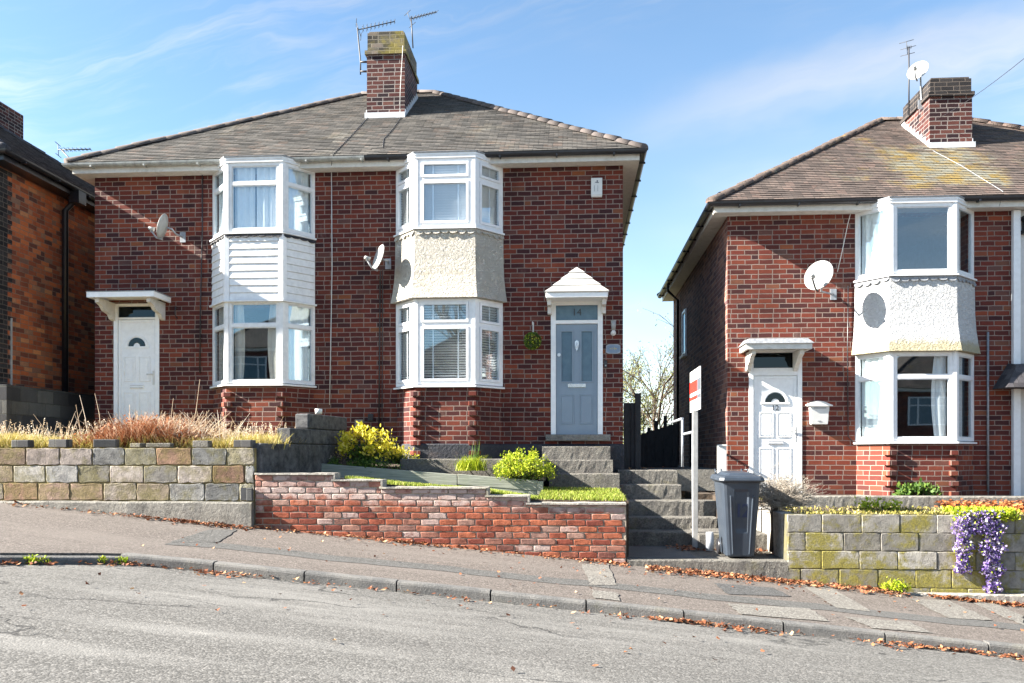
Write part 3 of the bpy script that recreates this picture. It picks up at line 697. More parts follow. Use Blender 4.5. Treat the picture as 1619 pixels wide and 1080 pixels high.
def window_block(th, plan, z0, z1, tf, sash, mtl, dress, name='bay_window', fw=.055, wide=.05, lead=True, top_trim=True, transoms=(1, 1, 1)):
    "a canted bay's glazing: frame mesh > panes, sill, blinds or curtains"
    fr = MB(); zt = z1-(z1-z0)*tf; L = []
    for k in range(3):
        p, q = plan[k], plan[k+1]
        L.append(facet_frame(fr, p, q, z0, z1, zt if transoms[k] else None, (.0 if k == 0 else wide, .0 if k == 2 else wide), fw, sash))
    for k in (1, 2):       # corner posts
        c = plan[k]; t1 = (plan[k-1]-c).normalized(); t2 = (plan[k+1]-c).normalized(); inn = (t1+t2).normalized()
        e1, e2 = c+t1*wide, c+t2*wide; n1 = Vector((-(c-plan[k-1]).y, (c-plan[k-1]).x)).normalized()
        out = .012
        o_ = c-inn*out*1.1
        pts = [o_, e2-Vector((-t2.y, t2.x))*out if k == 1 else e2-Vector((-t2.y, t2.x))*out, c+inn*.09, e1+Vector((-t1.y, t1.x))*out]
        poly = [(p_.x, p_.y) for p_ in pts]
        fr.prism(poly, z0, z1)
    win = th.part(name, fr, mtl)
    for k, lights in enumerate(L):
        for (O, a0, a1, za, zb, t, n) in lights:
            pn = MB(); pn.obox(O(a0, .022, za), (t.x*(a1-a0), t.y*(a1-a0), 0), (n.x*.006, n.y*.006, 0), (0, 0, zb-za)); th.part('pane', pn, 'window_glass', win)
    # sill
    sm_ = MB(); path = [(p_.x, p_.y) for p_ in plan]; ex = Vector(path[0])-Vector((.07, 0)); ex2 = Vector(path[3])+Vector((.07, 0))
    sm_.sweep([tuple(path[0]), path[1], path[2], tuple(path[3])], [(-.06, z0-.045), (.05, z0-.045), (.05, z0-.018), (-.06, z0-.002)])
    th.part('sill', sm_, mtl, win)
    # head trim
    if top_trim:
        hm = MB(); hm.sweep(path, [(-.05, z1+.002), (.022, z1+.002), (.022, z1+.05), (.03, z1+.05), (.03, z1+.085), (-.05, z1+.085)]); th.part('head_trim', hm, mtl, win)
    for k in range(3):
        O, a0, a1, _, _, t, n = L[k][0]; za, zb = z0+.05, z1-.05
        d = dress[k]
        if d is None: continue
        if d[0] == 'blind':
            bl = MB(); tilt = d[1]; z = za+.01; a0b, a1b = a0-.01, a1+.01
            while z < zb:
                c_, s_ = math.cos(tilt)*.024, math.sin(tilt)*.024
                p0 = O(a0b, .075-c_, z+s_); dirv_ = Vector((n.x*2*c_, n.y*2*c_, -2*s_))
                bl.obox(p0, (t.x*(a1b-a0b), t.y*(a1b-a0b), 0), dirv_, (0, 0, .0025)); z += .043
            for fr_ in ((.22, .80) if k == 1 else (.55,)):
                am = a0b+(a1b-a0b)*fr_; bl.obox(O(am-.012, .042, za), (t.x*.024, t.y*.024, 0), (n.x*.002, n.y*.002, 0), (0, 0, zb-za))
            th.part('blind', bl, 'blind_white', win)
        elif d[0] == 'curtain':
            for (f0, f1, taper, side) in d[1]:
                cm = MB(); curtain(cm, O, a0+(a1-a0)*f0, a0+(a1-a0)*f1, za, zb, .085, taper=taper, side=side, ph=k+f0*5); th.part('curtain', cm, d[2], win)
    return win

def bay_roof_room(th, plan, z0, z1, zc, wl_mat='pale_interior'):
    pass

def bay(th, wl, wr, c1, c2, upper, lower, panel, mtl_u, mtl_l, panel_kind, dress_u, dress_l, sash=True, d=.5, tr_u=(1, 1, 1), base_bottom=None, quoins=True, tf=.30):
    """upper/lower = (py top, py bottom) read at the front facet; panel = (py top, py bottom)"""
    plan = bay_plan(wl, wr, c1, c2, d); pm = (c1+c2)/2
    zz_ = lambda py: Z(pm, py, -d)
    u1, u0 = zz_(upper[0]), zz_(upper[1]); l1, l0 = zz_(lower[0]), zz_(lower[1])
    wu = window_block(th, plan, u0, u1, tf, sash, mtl_u, dress_u, transoms=tr_u)
    wlw = window_block(th, plan, l0, l1, tf, sash, mtl_l, dress_l, top_trim=False)
    path = [(p.x, p.y) for p in plan]
    # panel between the windows
    pt_, pb_ = u0-.05, l1+.004
    pmh = MB()
    if panel_kind == 'flared':
        H = pt_-pb_; prof = [(-.05, pt_), (-.05, pb_), (.105, pb_), (.10, pb_+.02), (.065, pb_+H*.16), (.035, pb_+H*.34), (.018, pb_+H*.55), (.012, pt_)]
        pmh.sweep(path, prof); pnl = th.part('bay_panel', pmh, panel[2])
        sc = MB()      # scalloped lead apron
        scallops(sc, path, pt_-.004, .022, .075); th.part('lead_apron', sc, panel[3], pnl)
    else:
        pmh.sweep(path, [(-.05, pt_), (-.05, pb_), (.0, pb_), (.0, pt_)]); pnl = th.part('bay_panel', pmh, 'old_white_upvc')
        for k in (0, 1, 2):
            p, q = plan[k], plan[k+1]; t = (q-p); L = t.length; t = t/L; n = Vector((t.y, -t.x)); nb = 9; hb = (pt_-pb_)/nb
            bd = MB()
            for i in range(nb):
                z_ = pb_+i*hb; a0, a1 = (.07, L-.07) if k else (.02, L-.07)
                if k == 2: a0, a1 = .07, L-.02
                v = [(a0, .004, z_), (a1, .004, z_), (a1, .024, z_+.006), (a0, .024, z_+.006), (a0, .010, z_+hb-.004), (a1, .010, z_+hb-.004)]
                pts = [(p.x+t.x*a+n.x*b, p.y+t.y*a+n.y*b, z) for a, b, z in v]
                bd.add(pts, [(0, 1, 2, 3), (3, 2, 5, 4)])
                bd.add([(p.x+t.x*a+n.x*b, p.y+t.y*a+n.y*b, z) for a, b, z in ((a0, .010, z_+hb-.004), (a1, .010, z_+hb-.004), (a1, .002, z_+hb), (a0, .002, z_+hb))], [(0, 1, 2, 3)])
            th.part('cladding_board', bd, 'old_white_upvc', pnl)
        for k in (1, 2):
            cp = MB(); c = plan[k]; t1 = (plan[k-1]-c).normalized(); t2 = (plan[k+1]-c).normalized(); inn = (t1+t2).normalized()
            pts = [c-inn*.034, c+t2*.075-inn*.026, c+t2*.07+inn*.01, c+t1*.07+inn*.01, c+t1*.075-inn*.026]
            cp.prism([(p_.x, p_.y) for p_ in pts], pb_, pt_)
            th.part('corner_trim', cp, 'white_upvc', pnl, fix=True)
        sc = MB(); scallops(sc, path, pt_-.004, .030, .05); th.part('lead_apron', sc, 'black_plinth', pnl)
        lb = MB(); lb.sweep(path, [(-.05, pb_-.03), (.06, pb_-.03), (.06, pb_-.004), (-.05, pb_-.004)]); th.part('drip_moulding', lb, 'old_white_upvc', pnl)
    # brick base with toothed corners
    bb = MB(); zb0 = base_bottom; zb1 = l0-.05; bpath = path
    bb.sweep(bpath, [(-.22, zb1), (-.22, zb0), (-.015, zb0), (-.015, zb1)])
    if quoins:
        qb = MB(); k0 = math.ceil(zb0/.0822); k = k0
        while (k+1)*.0822 < zb1+.01:
            for c in (1, 2):
                pc = plan[c]; t1 = (plan[c-1]-pc).normalized(); t2 = (plan[c+1]-pc).normalized()
                if k % 2 == 0:
                    inn = (t1+t2).normalized(); o_ = pc-inn*.046
                    pts = [o_, o_+t2*.115, o_+t2*.10+inn*.07, o_+t1*.10+inn*.07, o_+t1*.115]
                    qb.prism([(p_.x, p_.y) for p_ in pts], k*.0822+.006, (k+1)*.0822-.004)
            k += 1
        bb.merge(qb.fixed())
    base = th.part('bay_base', bb, panel[4] if len(panel) > 4 else 'house_brick')
    # room behind the bay
    rm = MB(); x0, x1 = plan[0].x, plan[3].x
    for (za, zb) in ((l0-.3, l1+.1), (u0-.3, u1+.02)):
        rm.quad((x0, .25, za), (x0, 3.4, za), (x0, 3.4, zb), (x0, .25, zb)); rm.quad((x1, 3.4, za), (x1, .25, za), (x1, .25, zb), (x1, 3.4, zb))
        rm.quad((x1, 3.4, za), (x0, 3.4, za), (x0, 3.4, zb), (x1, 3.4, zb))
        rm.add([(x0, 3.4, za), (x1, 3.4, za), (x1, .25, za), (plan[2].x, -d+.08, za), (plan[1].x, -d+.08, za), (x0, .25, za)], [(0, 1, 2, 3, 4, 5)])
        rm.add([(x0, 3.4, zb), (x1, 3.4, zb), (x1, .25, zb), (plan[2].x-.03, -d+.08, zb), (plan[1].x+.03, -d+.08, zb), (x0, .25, zb)], [(5, 4, 3, 2, 1, 0)])
    th.part('room', rm, 'dark_interior')
    # lead-covered top of the bay
    cap = MB(); zc = u1+.086; pts = [(p.x, p.y) for p in plan]
    cap.sweep(path, [(-.5 if False else -.3, zc), (.04, zc), (.045, zc+.02), (-.3, zc+.035)]); th.part('bay_cap', cap, 'lead')
    return plan, (l0, l1, u0, u1)

def scallops(mb, path, z, out, h):
    r = random.Random(5)
    for (a, b) in zip(path, path[1:]):
        a, b = Vector(a), Vector(b); L = (b-a).length; t = (b-a)/L; n = Vector((t.y, -t.x)); m_ = max(2, int(L/.13)); w_ = L/m_
        for i in range(m_):
            hh = h*(.75+.5*r.random()); pts = []
            for q in range(7):
                ang = math.pi*q/6; x_ = i*w_+w_*.5-math.cos(ang)*w_*.5; pts.append((x_, z-h*.25-math.sin(ang)*hh*.75))
            poly = [(i*w_, z)]+pts+[((i+1)*w_, z)]
            fo = out+.012+.012*r.random()
            f_ = [(a.x+t.x*x_+n.x*(out if zz2 > z-.02 else fo), a.y+t.y*x_+n.y*(out if zz2 > z-.02 else fo), zz2) for x_, zz2 in poly]
            b_ = [(a.x+t.x*x_+n.x*(out-.008), a.y+t.y*x_+n.y*(out-.008), zz2) for x_, zz2 in poly]
            k = len(poly); mb.add(f_+b_, [tuple(range(k)), tuple(range(k, 2*k))[::-1]]+[(j, k+j, k+(j+1) % k, (j+1) % k) for j in range(k)])

def gutters(th, x0, x1, y0, y1, z, spans, out=.0, r=.062):
    "spans: list of (path, material, name)"
    for path, mt, nm in spans:
        gm = MB(); prof = [(math.cos(a)*r+r, z+math.sin(a)*r) for a in [math.pi+math.pi*k/8 for k in range(9)]]
        prof = [(0, z+.004)]+prof[1:-1]+[(2*r, z+.004), (2*r-.008, z-.004), (.01, z-.012)]
        gm.sweep(path, prof)
        bk = MB()
        for (a, b) in zip(path, path[1:]):
            a, b = Vector(a), Vector(b); L = (b-a).length; t = (b-a)/L; n = Vector((t.y, -t.x)); k = .4
            while k < L:
                c = a+t*k; bk.obox((c.x-t.x*.012, c.y-t.y*.012, z-r-.012), (t.x*.024, t.y*.024, 0), (n.x*(2*r+.004), n.y*(2*r+.004), 0), (0, 0, .03)); k += .95
        gm.merge(bk); th.part(nm, gm, mt)

def raised(mb, O, a0, a1, z0, z1, w_=.018, pr=.010):
    "raised moulding rectangle on a door face; O(a, out, z)"
    def bx(a, b, c, d): p = O(a, 0, c); mb.obox(p, O(b, 0, c)-p, O(a, pr, c)-p, O(a, 0, d)-p)
    bx(a0, a0+w_, z0, z1); bx(a1-w_, a1, z0, z1); bx(a0+w_, a1-w_, z0, z0+w_); bx(a0+w_, a1-w_, z1-w_, z1)
    p = O(a0+w_*2.2, 0, z0+w_*2.2); mb.obox(p, O(a1-w_*2.2, 0, z0+w_*2.2)-p, O(a0+w_*2.2, pr*.7, z0+w_*2.2)-p, O(a0+w_*2.2, 0, z1-w_*2.2)-p)

def upvc_door(th, x0, x1, z0, zl, zt, number=None):
    "white panelled door with a sunburst light; x0..x1 frame, z0 foot, zl leaf head, zt frame head"
    yf = -.012; fw = .075; fm = MB(); br_ = .13 if number else .035
    fm.box(x0, x0+fw, yf, .09, z0, zt); fm.box(x1-fw, x1, yf, .09, z0, zt); fm.box(x0+fw, x1-fw, yf, .09, zl, zl+br_); fm.box(x0+fw, x1-fw, yf, .09, zt-.05, zt)
    fr = th.part('door_frame', fm, 'fresh_white_paint', bevel=.004)
    gm = MB(); gm.box(x0+fw, x1-fw, .03, .04, zl+br_, zt-.05); th.part('transom_pane', gm, 'dark_glass', fr)
    lm = MB(); a0, a1 = x0+fw+.004, x1-fw-.004; W_ = a1-a0; H = zl-z0; yl = .012
    lm.box(a0, a1, yl, .06, z0, zl-.004)
    def O(a, o, z): return Vector((a, yl-o, z))
    lm2 = MB(); e = .05
    for (a, b, c, d) in ((a0+.004, a0+e, z0+.004, zl-.008), (a1-e, a1-.004, z0+.004, zl-.008)): lm2.box(a, b, yl-.010, yl, c, d)
    lm2.box(a0+e, a1-e, yl-.010, yl, zl-e-.004, zl-.008); lm2.box(a0+e, a1-e, yl-.010, yl, z0+.004, z0+e+.03)
    mid = (a0+a1)/2; il, ir = a0+e+.045, a1-e-.045
    raised(lm2, O, il, mid-.03, z0+H*.47, z0+H*.685); raised(lm2, O, mid+.03, ir, z0+H*.47, z0+H*.685)
    raised(lm2, O, il, mid-.03, z0+H*.10, z0+H*.38); raised(lm2, O, mid+.03, ir, z0+H*.10, z0+H*.38)
    # arch surround
    cz = z0+H*.77; ro = W_*.30; ri = W_*.245
    def arc(mb, r0, r1, y, dy, s0=0, s1=math.pi, n=16):
        for k in range(n):
            q0, q1 = s0+(s1-s0)*k/n, s0+(s1-s0)*(k+1)/n
            pts = [(mid+r*math.cos(q), cz+r*math.sin(q)) for r, q in ((r0, q0), (r1, q0), (r1, q1), (r0, q1))]
            mb.add([(a, y, b) for a, b in pts]+[(a, y+dy, b) for a, b in pts], [(0, 1, 2, 3), (7, 6, 5, 4), (0, 4, 5, 1), (2, 6, 7, 3), (1, 5, 6, 2), (3, 7, 4, 0)])
    arc(lm2, ri, ro, yl-.014, .014); lm2.box(mid-ro-.02, mid+ro+.02, yl-.014, yl, cz-.03, cz)
    leaf = th.part('door', lm, 'fresh_white_paint'); th.part('door_moulding', lm2, 'fresh_white_paint', leaf, bevel=.003)
    gl = MB(); arc(gl, W_*.09, ri-.012, yl-.006, .005); th.part('fanlight', gl, 'dark_glass', leaf, fix=True)
    lb = MB(); lb.box(mid-.13, mid+.13, yl-.018, yl, z0+H*.425-.03, z0+H*.425+.035); th.part('letterbox', lb, 'fresh_white_paint', leaf, bevel=.005)
    lg = MB(); lg.box(mid-.118, mid+.118, yl-.0205, yl-.018, z0+H*.425-.018, z0+H*.425-.012); lg.box(mid-.118, mid+.118, yl-.0205, yl-.018, z0+H*.425+.02, z0+H*.425+.026); th.part('letterbox_flap', lg, 'lead', leaf)
    hd = MB(); hd.box(a1-.045, a1-.018, yl-.025, yl-.010, z0+H*.44, z0+H*.56); hd.tube([(a1-.032, yl-.045, z0+H*.53), (a1-.14, yl-.045, z0+H*.53)], .009); th.part('door_handle', hd, 'white_plastic', leaf)
    if number:
        tm = place_text(number, .125, (mid, yl-.004, z0+H*.722)); th.part('house_number', tm, 'dark_plastic', leaf)
    sl_ = MB(); sl_.box(x0, x1, -.035, .09, z0-.03, z0); th.part('threshold', sl_, 'fresh_white_paint')
    return leaf

def flat_canopy(th, x0, x1, z, out=.62, dark=False, slope=.0):
    cm = MB(); t_ = .09
    cm.box(x0, x1, -out, 0, z-t_*.35, z)
    cm.sweep([(x0+.01, 0), (x0+.01, -out+.01), (x1-.01, -out+.01), (x1-.01, 0)], [(-.03, z-t_), (.012, z-t_), (.012, z-.002), (-.03, z-.002)])
    c = th.part('door_canopy', cm, 'fresh_white_paint' if not dark else 'white_paint')
    tp = MB()
    if dark:
        tp.add([(x0-.03, -out-.03, z+.002), (x1+.03, -out-.03, z+.002), (x1+.03, 0, z+.002), (x0-.03, 0, z+.002), (x0+.06, -out+.02, z+.085), (x1-.06, -out+.02, z+.085), (x1-.06, 0, z+.115), (x0+.06, 0, z+.115)],
               [(0, 3, 2, 1), (4, 5, 6, 7), (0, 1, 5, 4), (1, 2, 6, 5), (2, 3, 7, 6), (3, 0, 4, 7)]); th.part('canopy_felt', tp, 'lead', c, label='dark weathered felt on top of the porch')
    else:
        tp.box(x0-.01, x1+.01, -out-.01, 0, z+.001, z+.014); th.part('canopy_felt', tp, 'lead', c)
    for xb in (x0+.10, x1-.17):
        bm_ = MB(); prof = [(0, z-.09), (-out+.08, z-.09), (-out+.08, z-.16), (-out+.2, z-.2), (-out+.28, z-.27), (-.16, z-.31), (-.1, z-.38), (0, z-.40)]
        n = len(prof); bm_.add([(xb, y, zz) for y, zz in prof]+[(xb+.07, y, zz) for y, zz in prof], [tuple(range(n)), tuple(range(n, 2*n))[::-1]]+[(i, n+i, n+(i+1) % n, (i+1) % n) for i in range(n)])
        th.part('canopy_bracket', bm_, 'white_paint', c, fix=True)
    return c

def soffit_fascia(th, x0, x1, y0, y1, ze, o, hgt=.15, mt='white_paint', path=None):
    fm = MB(); pth = [(x0-o, y1+o), (x0-o, y0-o), (x1+o, y0-o), (x1+o, y1+o)]
    fm.sweep(pth, [(-.02, ze-hgt), (.0, ze-hgt), (.0, ze), (-.02, ze)]); fa = th.part('fascia', fm, mt)
    sm_ = MB(); sm_.sweep(pth, [(-o-.02, ze-hgt+.005), (-.02, ze-hgt+.005), (-.02, ze-hgt+.02), (-o-.02, ze-hgt+.02)]); th.part('soffit', sm_, mt, fa)

def roof_hit(px, py, y0, ze, slope):
    "point of the front slope seen at a pixel"
    r = ray(px, py); lo, hi = 5.0, 40.0
    for _ in range(60):
        m_ = (lo+hi)/2; p = r*m_
        if p.z > ze+slope*(p.y-D-y0): lo = m_
        else: hi = m_
    p = r*lo; return Vector((p.x, p.y-D, p.z))

# ======== the pair with the blue door (nearest) ========
AX0, AX1, ADEP = X(150), X(985), 7.7
EO = .26
AZE, AZR = 5.07, 7.90
A = Thing('semi_detached_pair', 'pair of red brick semi-detached houses with grey tiled roof, one white and one blue-grey door', 'house', ((AX0+AX1)/2, 0, -.3))
dA16 = (X(180), X(252), Z(215, 690), Z(215, 505), Z(215, 480)); dA14 = (X(871), X(953), Z(912, 687), Z(912, 512), Z(912, 476))
A_holes = []
pl16 = bay_plan(336, 498, 357, 447); pl14 = bay_plan(626, 795, 656, 751)
def bay_holes(pl, u, l, pm):
    zc = lambda py: Z(pm, py, -.5)
    return [(pl[0].x, pl[3].x, zc(l[1])-.02, zc(l[0])+.0), (pl[0].x, pl[3].x, zc(u[1])-.02, min(zc(u[0]), 4.93))]
A_holes += bay_holes(pl16, (257, 366), (475, 606), 402)+bay_holes(pl14, (250, 358), (472, 608), 703)
A_holes += [(dA16[0], dA16[1], dA16[2], dA16[4]), (dA14[0], dA14[1], dA14[2], dA14[4])]
zsof = AZE-.16
house_shell(A, AX0, AX1, 0, ADEP, -.6, zsof+.01, A_holes, 'house_brick')
RO = EO+.07
cornA, roofA = hip_roof(A, AX0-RO, AX1+RO, -RO, ADEP+RO, AZE+.02, AZR, 'grey_roof_tile', 'ridge_clay', 2)
soffit_fascia(A, AX0, AX1, 0, ADEP, AZE, EO)
xm = X(578, -EO)
gutters(A, 0, 0, 0, 0, AZE-.005, [([(AX0-EO, ADEP), (AX0-EO, -EO), (xm, -EO)], 'grey_gutter', 'gutter'), ([(xm+.005, -EO), (AX1+EO, -EO), (AX1+EO, ADEP)], 'dark_gutter', 'gutter')])
# interior walls behind doors so nothing shows through
ib = MB(); ib.box(dA16[0]-.1, dA16[1]+.1, .30, .34, -.2, 2.7); A.part('hallway', ib, 'dark_interior'); ib = MB(); ib.box(dA14[0]-.1, dA14[1]+.1, .30, .34, -.2, 2.7); A.part('hallway', ib, 'dark_interior')
BL = [('blind', R(38)), ('blind', R(30)), ('blind', R(30))]
BU = [('blind', R(28)), ('blind', R(46)), ('blind', R(46))]
bay(A, 626, 795, 656, 751, (250, 358), (472, 608), (0, 0, 'pebbledash', 'pebbledash'), 'white_upvc', 'white_upvc', 'flared', BU, BL, base_bottom=-.02)
CU = [('curtain', [(0, 1, 0, 1)], 'curtain_cloth'), ('curtain', [(0, .48, -.0, 1), (.52, 1, 0, 1)], 'curtain_cloth'), ('curtain', [(0, 1, 0, 1)], 'curtain_cloth')]
CLo = [('curtain', [(0, .7, 0, 1)], 'cream_cloth'), ('curtain', [(0, .20, .03, 1), (.84, 1, .05, -1)], 'cream_cloth'), ('curtain', [(0, 1, 0, 1)], 'curtain_cloth')]
bay(A, 336, 498, 357, 447, (257, 366), (475, 606), (0, 0), 'old_white_upvc', 'old_white_upvc', 'clad', CU, CLo, sash=False, base_bottom=-.02)
upvc_door(A, dA16[0], dA16[1], dA16[2], dA16[3], dA16[4])
flat_canopy(A, X(137, -.62), X(243, -.62), Z(190, 461, -.62), .62)
# black painted plinth
pm_ = MB(); zpl = Z(800, 702); pm_.sweep([(AX0, ADEP), (AX0, 0), (pl16[0].x, 0), (pl16[1].x, -.5), (pl16[2].x, -.5), (pl16[3].x, 0), (pl14[0].x, 0), (pl14[1].x, -.5), (pl14[2].x, -.5), (pl14[3].x, 0), (AX1, 0), (AX1, ADEP)], [(-.1, -.7), (.022, -.7), (.020, zpl-.02), (.0, zpl), (-.1, zpl)])
A.part('plinth', pm_, 'black_plinth')
# blue-grey door
def blue_door(th, x0, x1, z0, zl, zt):
    fw = .085; fm = MB(); yf = -.02
    fm.box(x0, x0+fw, yf, .09, z0, zt); fm.box(x1-fw, x1, yf, .09, z0, zt); fm.box(x0+fw, x1-fw, yf, .09, zl, zl+.06); fm.box(x0+fw, x1-fw, yf, .09, zt-.07, zt)
    fr = th.part('door_frame', fm, 'fresh_white_paint', bevel=.004)
    gm = MB(); gm.box(x0+fw, x1-fw, .02, .03, zl+.06, zt-.07); th.part('transom_pane', gm, 'obscure_glass', fr)
    th.part('house_number', place_text('14', .17, ((x0+x1)/2, .016, (zl+zt)/2), ext=.003), 'dark_plastic', fr)
    a0, a1 = x0+fw+.004, x1-fw-.004; yl = .012; lm = MB(); H = zl-z0; W_ = a1-a0; mid = (a0+a1)/2
    gz0, gz1 = z0+H*.48, z0+H*.93; ga = (a0+W_*.13, a0+W_*.385); gb = (a0+W_*.615, a0+W_*.87)
    wall_holes(lm, a0, a1, z0, zl-.004, yl, [(ga[0], ga[1], gz0, gz1), (gb[0], gb[1], gz0, gz1)], .045)
    leaf = th.part('door', lm, 'blue_grey_door')
    def O(a, o, z): return Vector((a, yl-o, z))
    mm = MB()
    for g_ in (ga, gb):
        w_ = .022
        for (a, b, c, d) in ((g_[0]-w_, g_[0], gz0-w_, gz1+w_), (g_[1], g_[1]+w_, gz0-w_, gz1+w_), (g_[0], g_[1], gz0-w_, gz0), (g_[0], g_[1], gz1, gz1+w_)): mm.box(a, b, yl-.012, yl, c, d)
    raised(mm, O, a0+W_*.10, mid-W_*.06, z0+H*.09, z0+H*.36, .014, .008); raised(mm, O, mid+W_*.06, a1-W_*.10, z0+H*.09, z0+H*.36, .014, .008)
    th.part('door_moulding', mm, 'blue_grey_door', leaf, bevel=.003)
    for g_ in (ga, gb):
        pn = MB(); pn.box(g_[0], g_[1], yl+.015, yl+.022, gz0, gz1); th.part('door_pane', pn, 'obscure_glass', leaf)
    lb = MB(); lb.box(mid-.15, mid+.15, yl-.016, yl, z0+H*.425, z0+H*.46); th.part('letterbox', lb, 'chrome', leaf, bevel=.004)
    kn = MB(); cz = z0+H*.80; k = [(0, .10), (.035, .07), (.035, .02), (.02, -.04), (0, -.09), (-.02, -.04), (-.035, .02), (-.035, .07)]; n = len(k)
    kn.add([(mid+a, yl-.022, cz+b) for a, b in k]+[(mid+a, yl, cz+b) for a, b in k], [tuple(range(n)), tuple(range(n, 2*n))[::-1]]+[(i, n+i, n+(i+1) % n, (i+1) % n) for i in range(n)])
    kn.tube([(mid-.012, yl-.022, cz+.05), (mid-.012, yl-.045, cz), (mid, yl-.045, cz-.04), (mid+.012, yl-.045, cz), (mid+.012, yl-.022, cz+.05)], .006)
    th.part('door_knocker', kn, 'chrome', leaf, fix=True)
    hd = MB(); hd.tube([(a0+.05, yl, z0+H*.72), (a0+.05, yl-.03, z0+H*.72)], .022, 12); hd.tube([(a0+.05, yl-.03, z0+H*.72), (a0+.05, yl-.034, z0+H*.72)], .030, 12); th.part('door_lock', hd, 'chrome', leaf)
blue_door(A, *dA14)
ts = MB(); ts.box(X(863), X(965), -.09, .02, Z(912, 697, -.09), dA14[2]-.002); A.part('threshold', ts, 'smooth_concrete', bevel=.008)
# pediment canopy
def pediment(th):
    o = .42; x0, x1 = X(863, -o), X(961, -o); zb = Z(912, 470, -o); zs = Z(912, 461, -o); zp = Z(912, 422, -o); mid = (x0+x1)/2
    cm = MB(); cm.box(x0, x1, -o, 0, zb, zs-.012)
    c = th.part('door_canopy', cm, 'fresh_white_paint', bevel=.006)
    rf = MB()      # three lapped boards to a ridge, pyramid-fronted hood
    def ring(t):   # t: 0 eave, 1 ridge
        return [(x0+(mid-x0)*t-.02*(1-t), -o-.02+(.12)*t, zs-.01+(zp-zs+.03)*t), (x1-(x1-mid)*t+.02*(1-t), -o-.02+(.12)*t, zs-.01+(zp-zs+.03)*t)]
    k = 4
    for i in range(k):
        (a, b), (a2, b2) = ring(i/k), ring(min(1, (i+1)/k)+.0)
        up = .018
        p = [(a[0], a[1]-up*.3, a[2]+up), (b[0], b[1]-up*.3, b[2]+up), b2, a2]
        rf.quad(*p); rf.quad((a[0], a[1]+.01, a[2]-.004), (b[0], b[1]+.01, b[2]-.004), p[1], p[0])
        rf.quad((b[0], b[1]-up*.3, b[2]+up), (b[0]+.01, 0, b[2]+up), (b2[0]+.01, 0, b2[2]), b2); rf.quad((a[0]-.01, 0, a[2]+up), (a[0], a[1]-up*.3, a[2]+up), a2, (a2[0]-.01, 0, a2[2]))
    th.part('canopy_roof', rf, 'white_paint', c)
    for xb in (x0+.02, x1-.09):
        b_ = MB(); b_.box(xb, xb+.07, -.30, 0, zb-.10, zb); b_.box(xb, xb+.07, -.12, 0, zb-.22, zb-.10); th.part('canopy_bracket', b_, 'white_paint', c, bevel=.006)
pediment(A)

def chimney(th, px0, px1, pybase, pytop, yroof0, ze, slope, depth, parent, side, flash='pale_flashing', mossy='mossy_chimney_brick', pyledge=None, top_mat=None):
    b = roof_hit((px0+px1)/2, pybase, yroof0, ze, slope); Y = b.y
    x0, x1 = X(px0, Y), X(px1, Y); zt = Z((px0+px1)/2, pytop, Y); zl = Z((px0+px1)/2, pyledge, Y); zb = b.z-.4
    cm = MB(); cm.box(x0, x1, Y, Y+depth, zb, zl-.075); ch = th.part('chimney', cm, 'chimney_brick', parent)
    c2 = MB(); c2.box(x0-.035, x1+.035, Y-.035, Y+depth+.035, zl-.075, zl); c2.box(x0+.01, x1-.01, Y+.01, Y+depth-.01, zl, zt-.04)
    c2.box(x0+.04, x1-.04, Y+.04, Y+depth-.04, zt-.04, zt)
    th.part('chimney_cap', c2, top_mat or mossy, parent)
    fm = MB(); fm.box(x0-.02, x1+.02, Y-.10, Y-.001, b.z-.10, b.z+.055)
    n = 8; dd = depth/n
    for i in range(n):      # stepped side flashing
        y_ = Y+i*dd
        for xs_ in ((x0-.018, x0-.001), (x1+.001, x1+.018)):
            fm.box(xs_[0], xs_[1], y_, y_+dd, b.z+slope*(i*dd)-.15, b.z+slope*(i*dd)+.15)
    th.part('chimney_flashing', fm, flash, parent)
    return x0, x1, Y, Y+depth, zl, zt
slA = (AZR-AZE-.02)/((ADEP+2*RO)/2)
CA = chimney(A, 580, 640, 185, 48, -RO, AZE+.02, slA, 1.35, roofA, 'right', pyledge=80)

# ======== the pair with door 12 ========
BX0 = X(1150); BX1 = BX0+(AX1-AX0); BZE, BZR = 4.17, 7.03
BMID = (BX0+BX1)/2
B = Thing('semi_detached_pair', 'pair of red brick semi-detached houses with brown mossy roof and a white door numbered 12', 'house', (BMID, 0, -1.0))
dB = (X(1184), X(1268), Z(1225, 778), Z(1225, 594), Z(1225, 553))
pl12 = bay_plan(1352, 1540, 1407, 1512)
B_holes = bay_holes(pl12, (321, 432), (556, 697), 1460)+[(dB[0], dB[1], dB[2], dB[4])]
B_holes[1] = (B_holes[1][0], B_holes[1][1], B_holes[1][2], min(B_holes[1][3], 4.03))
house_shell(B, BX0, BMID, 0, ADEP, -1.6, BZE-.15, B_holes, 'house_brick_b', 'side_brick')
B10 = MB(); B10.box(BMID+.02, BX1, -.01, ADEP, -1.6, BZE-.15); B.part('rendered_wall', B10, 'cream_render')
cornB, roofB = hip_roof(B, BX0-RO, BX1+RO, -RO, ADEP+RO, BZE+.02, BZR, 'brown_roof_tile', 'brown_roof_tile', 5)
soffit_fascia(B, BX0, BX1, 0, ADEP, BZE, EO)
gutters(B, 0, 0, 0, 0, BZE-.005, [([(BX0-EO, ADEP+EO), (BX0-EO, -EO), (BX1+EO, -EO)], 'dark_gutter', 'gutter')])
hb = MB(); hb.box(dB[0]-.1, dB[1]+.1, .30, .34, -1.2, 2); B.part('hallway', hb, 'dark_interior')
CU12 = [('curtain', [(0, 1, 0, 1)], 'curtain_cloth'), None, ('curtain', [(0, .5, 0, 1)], 'curtain_cloth')]
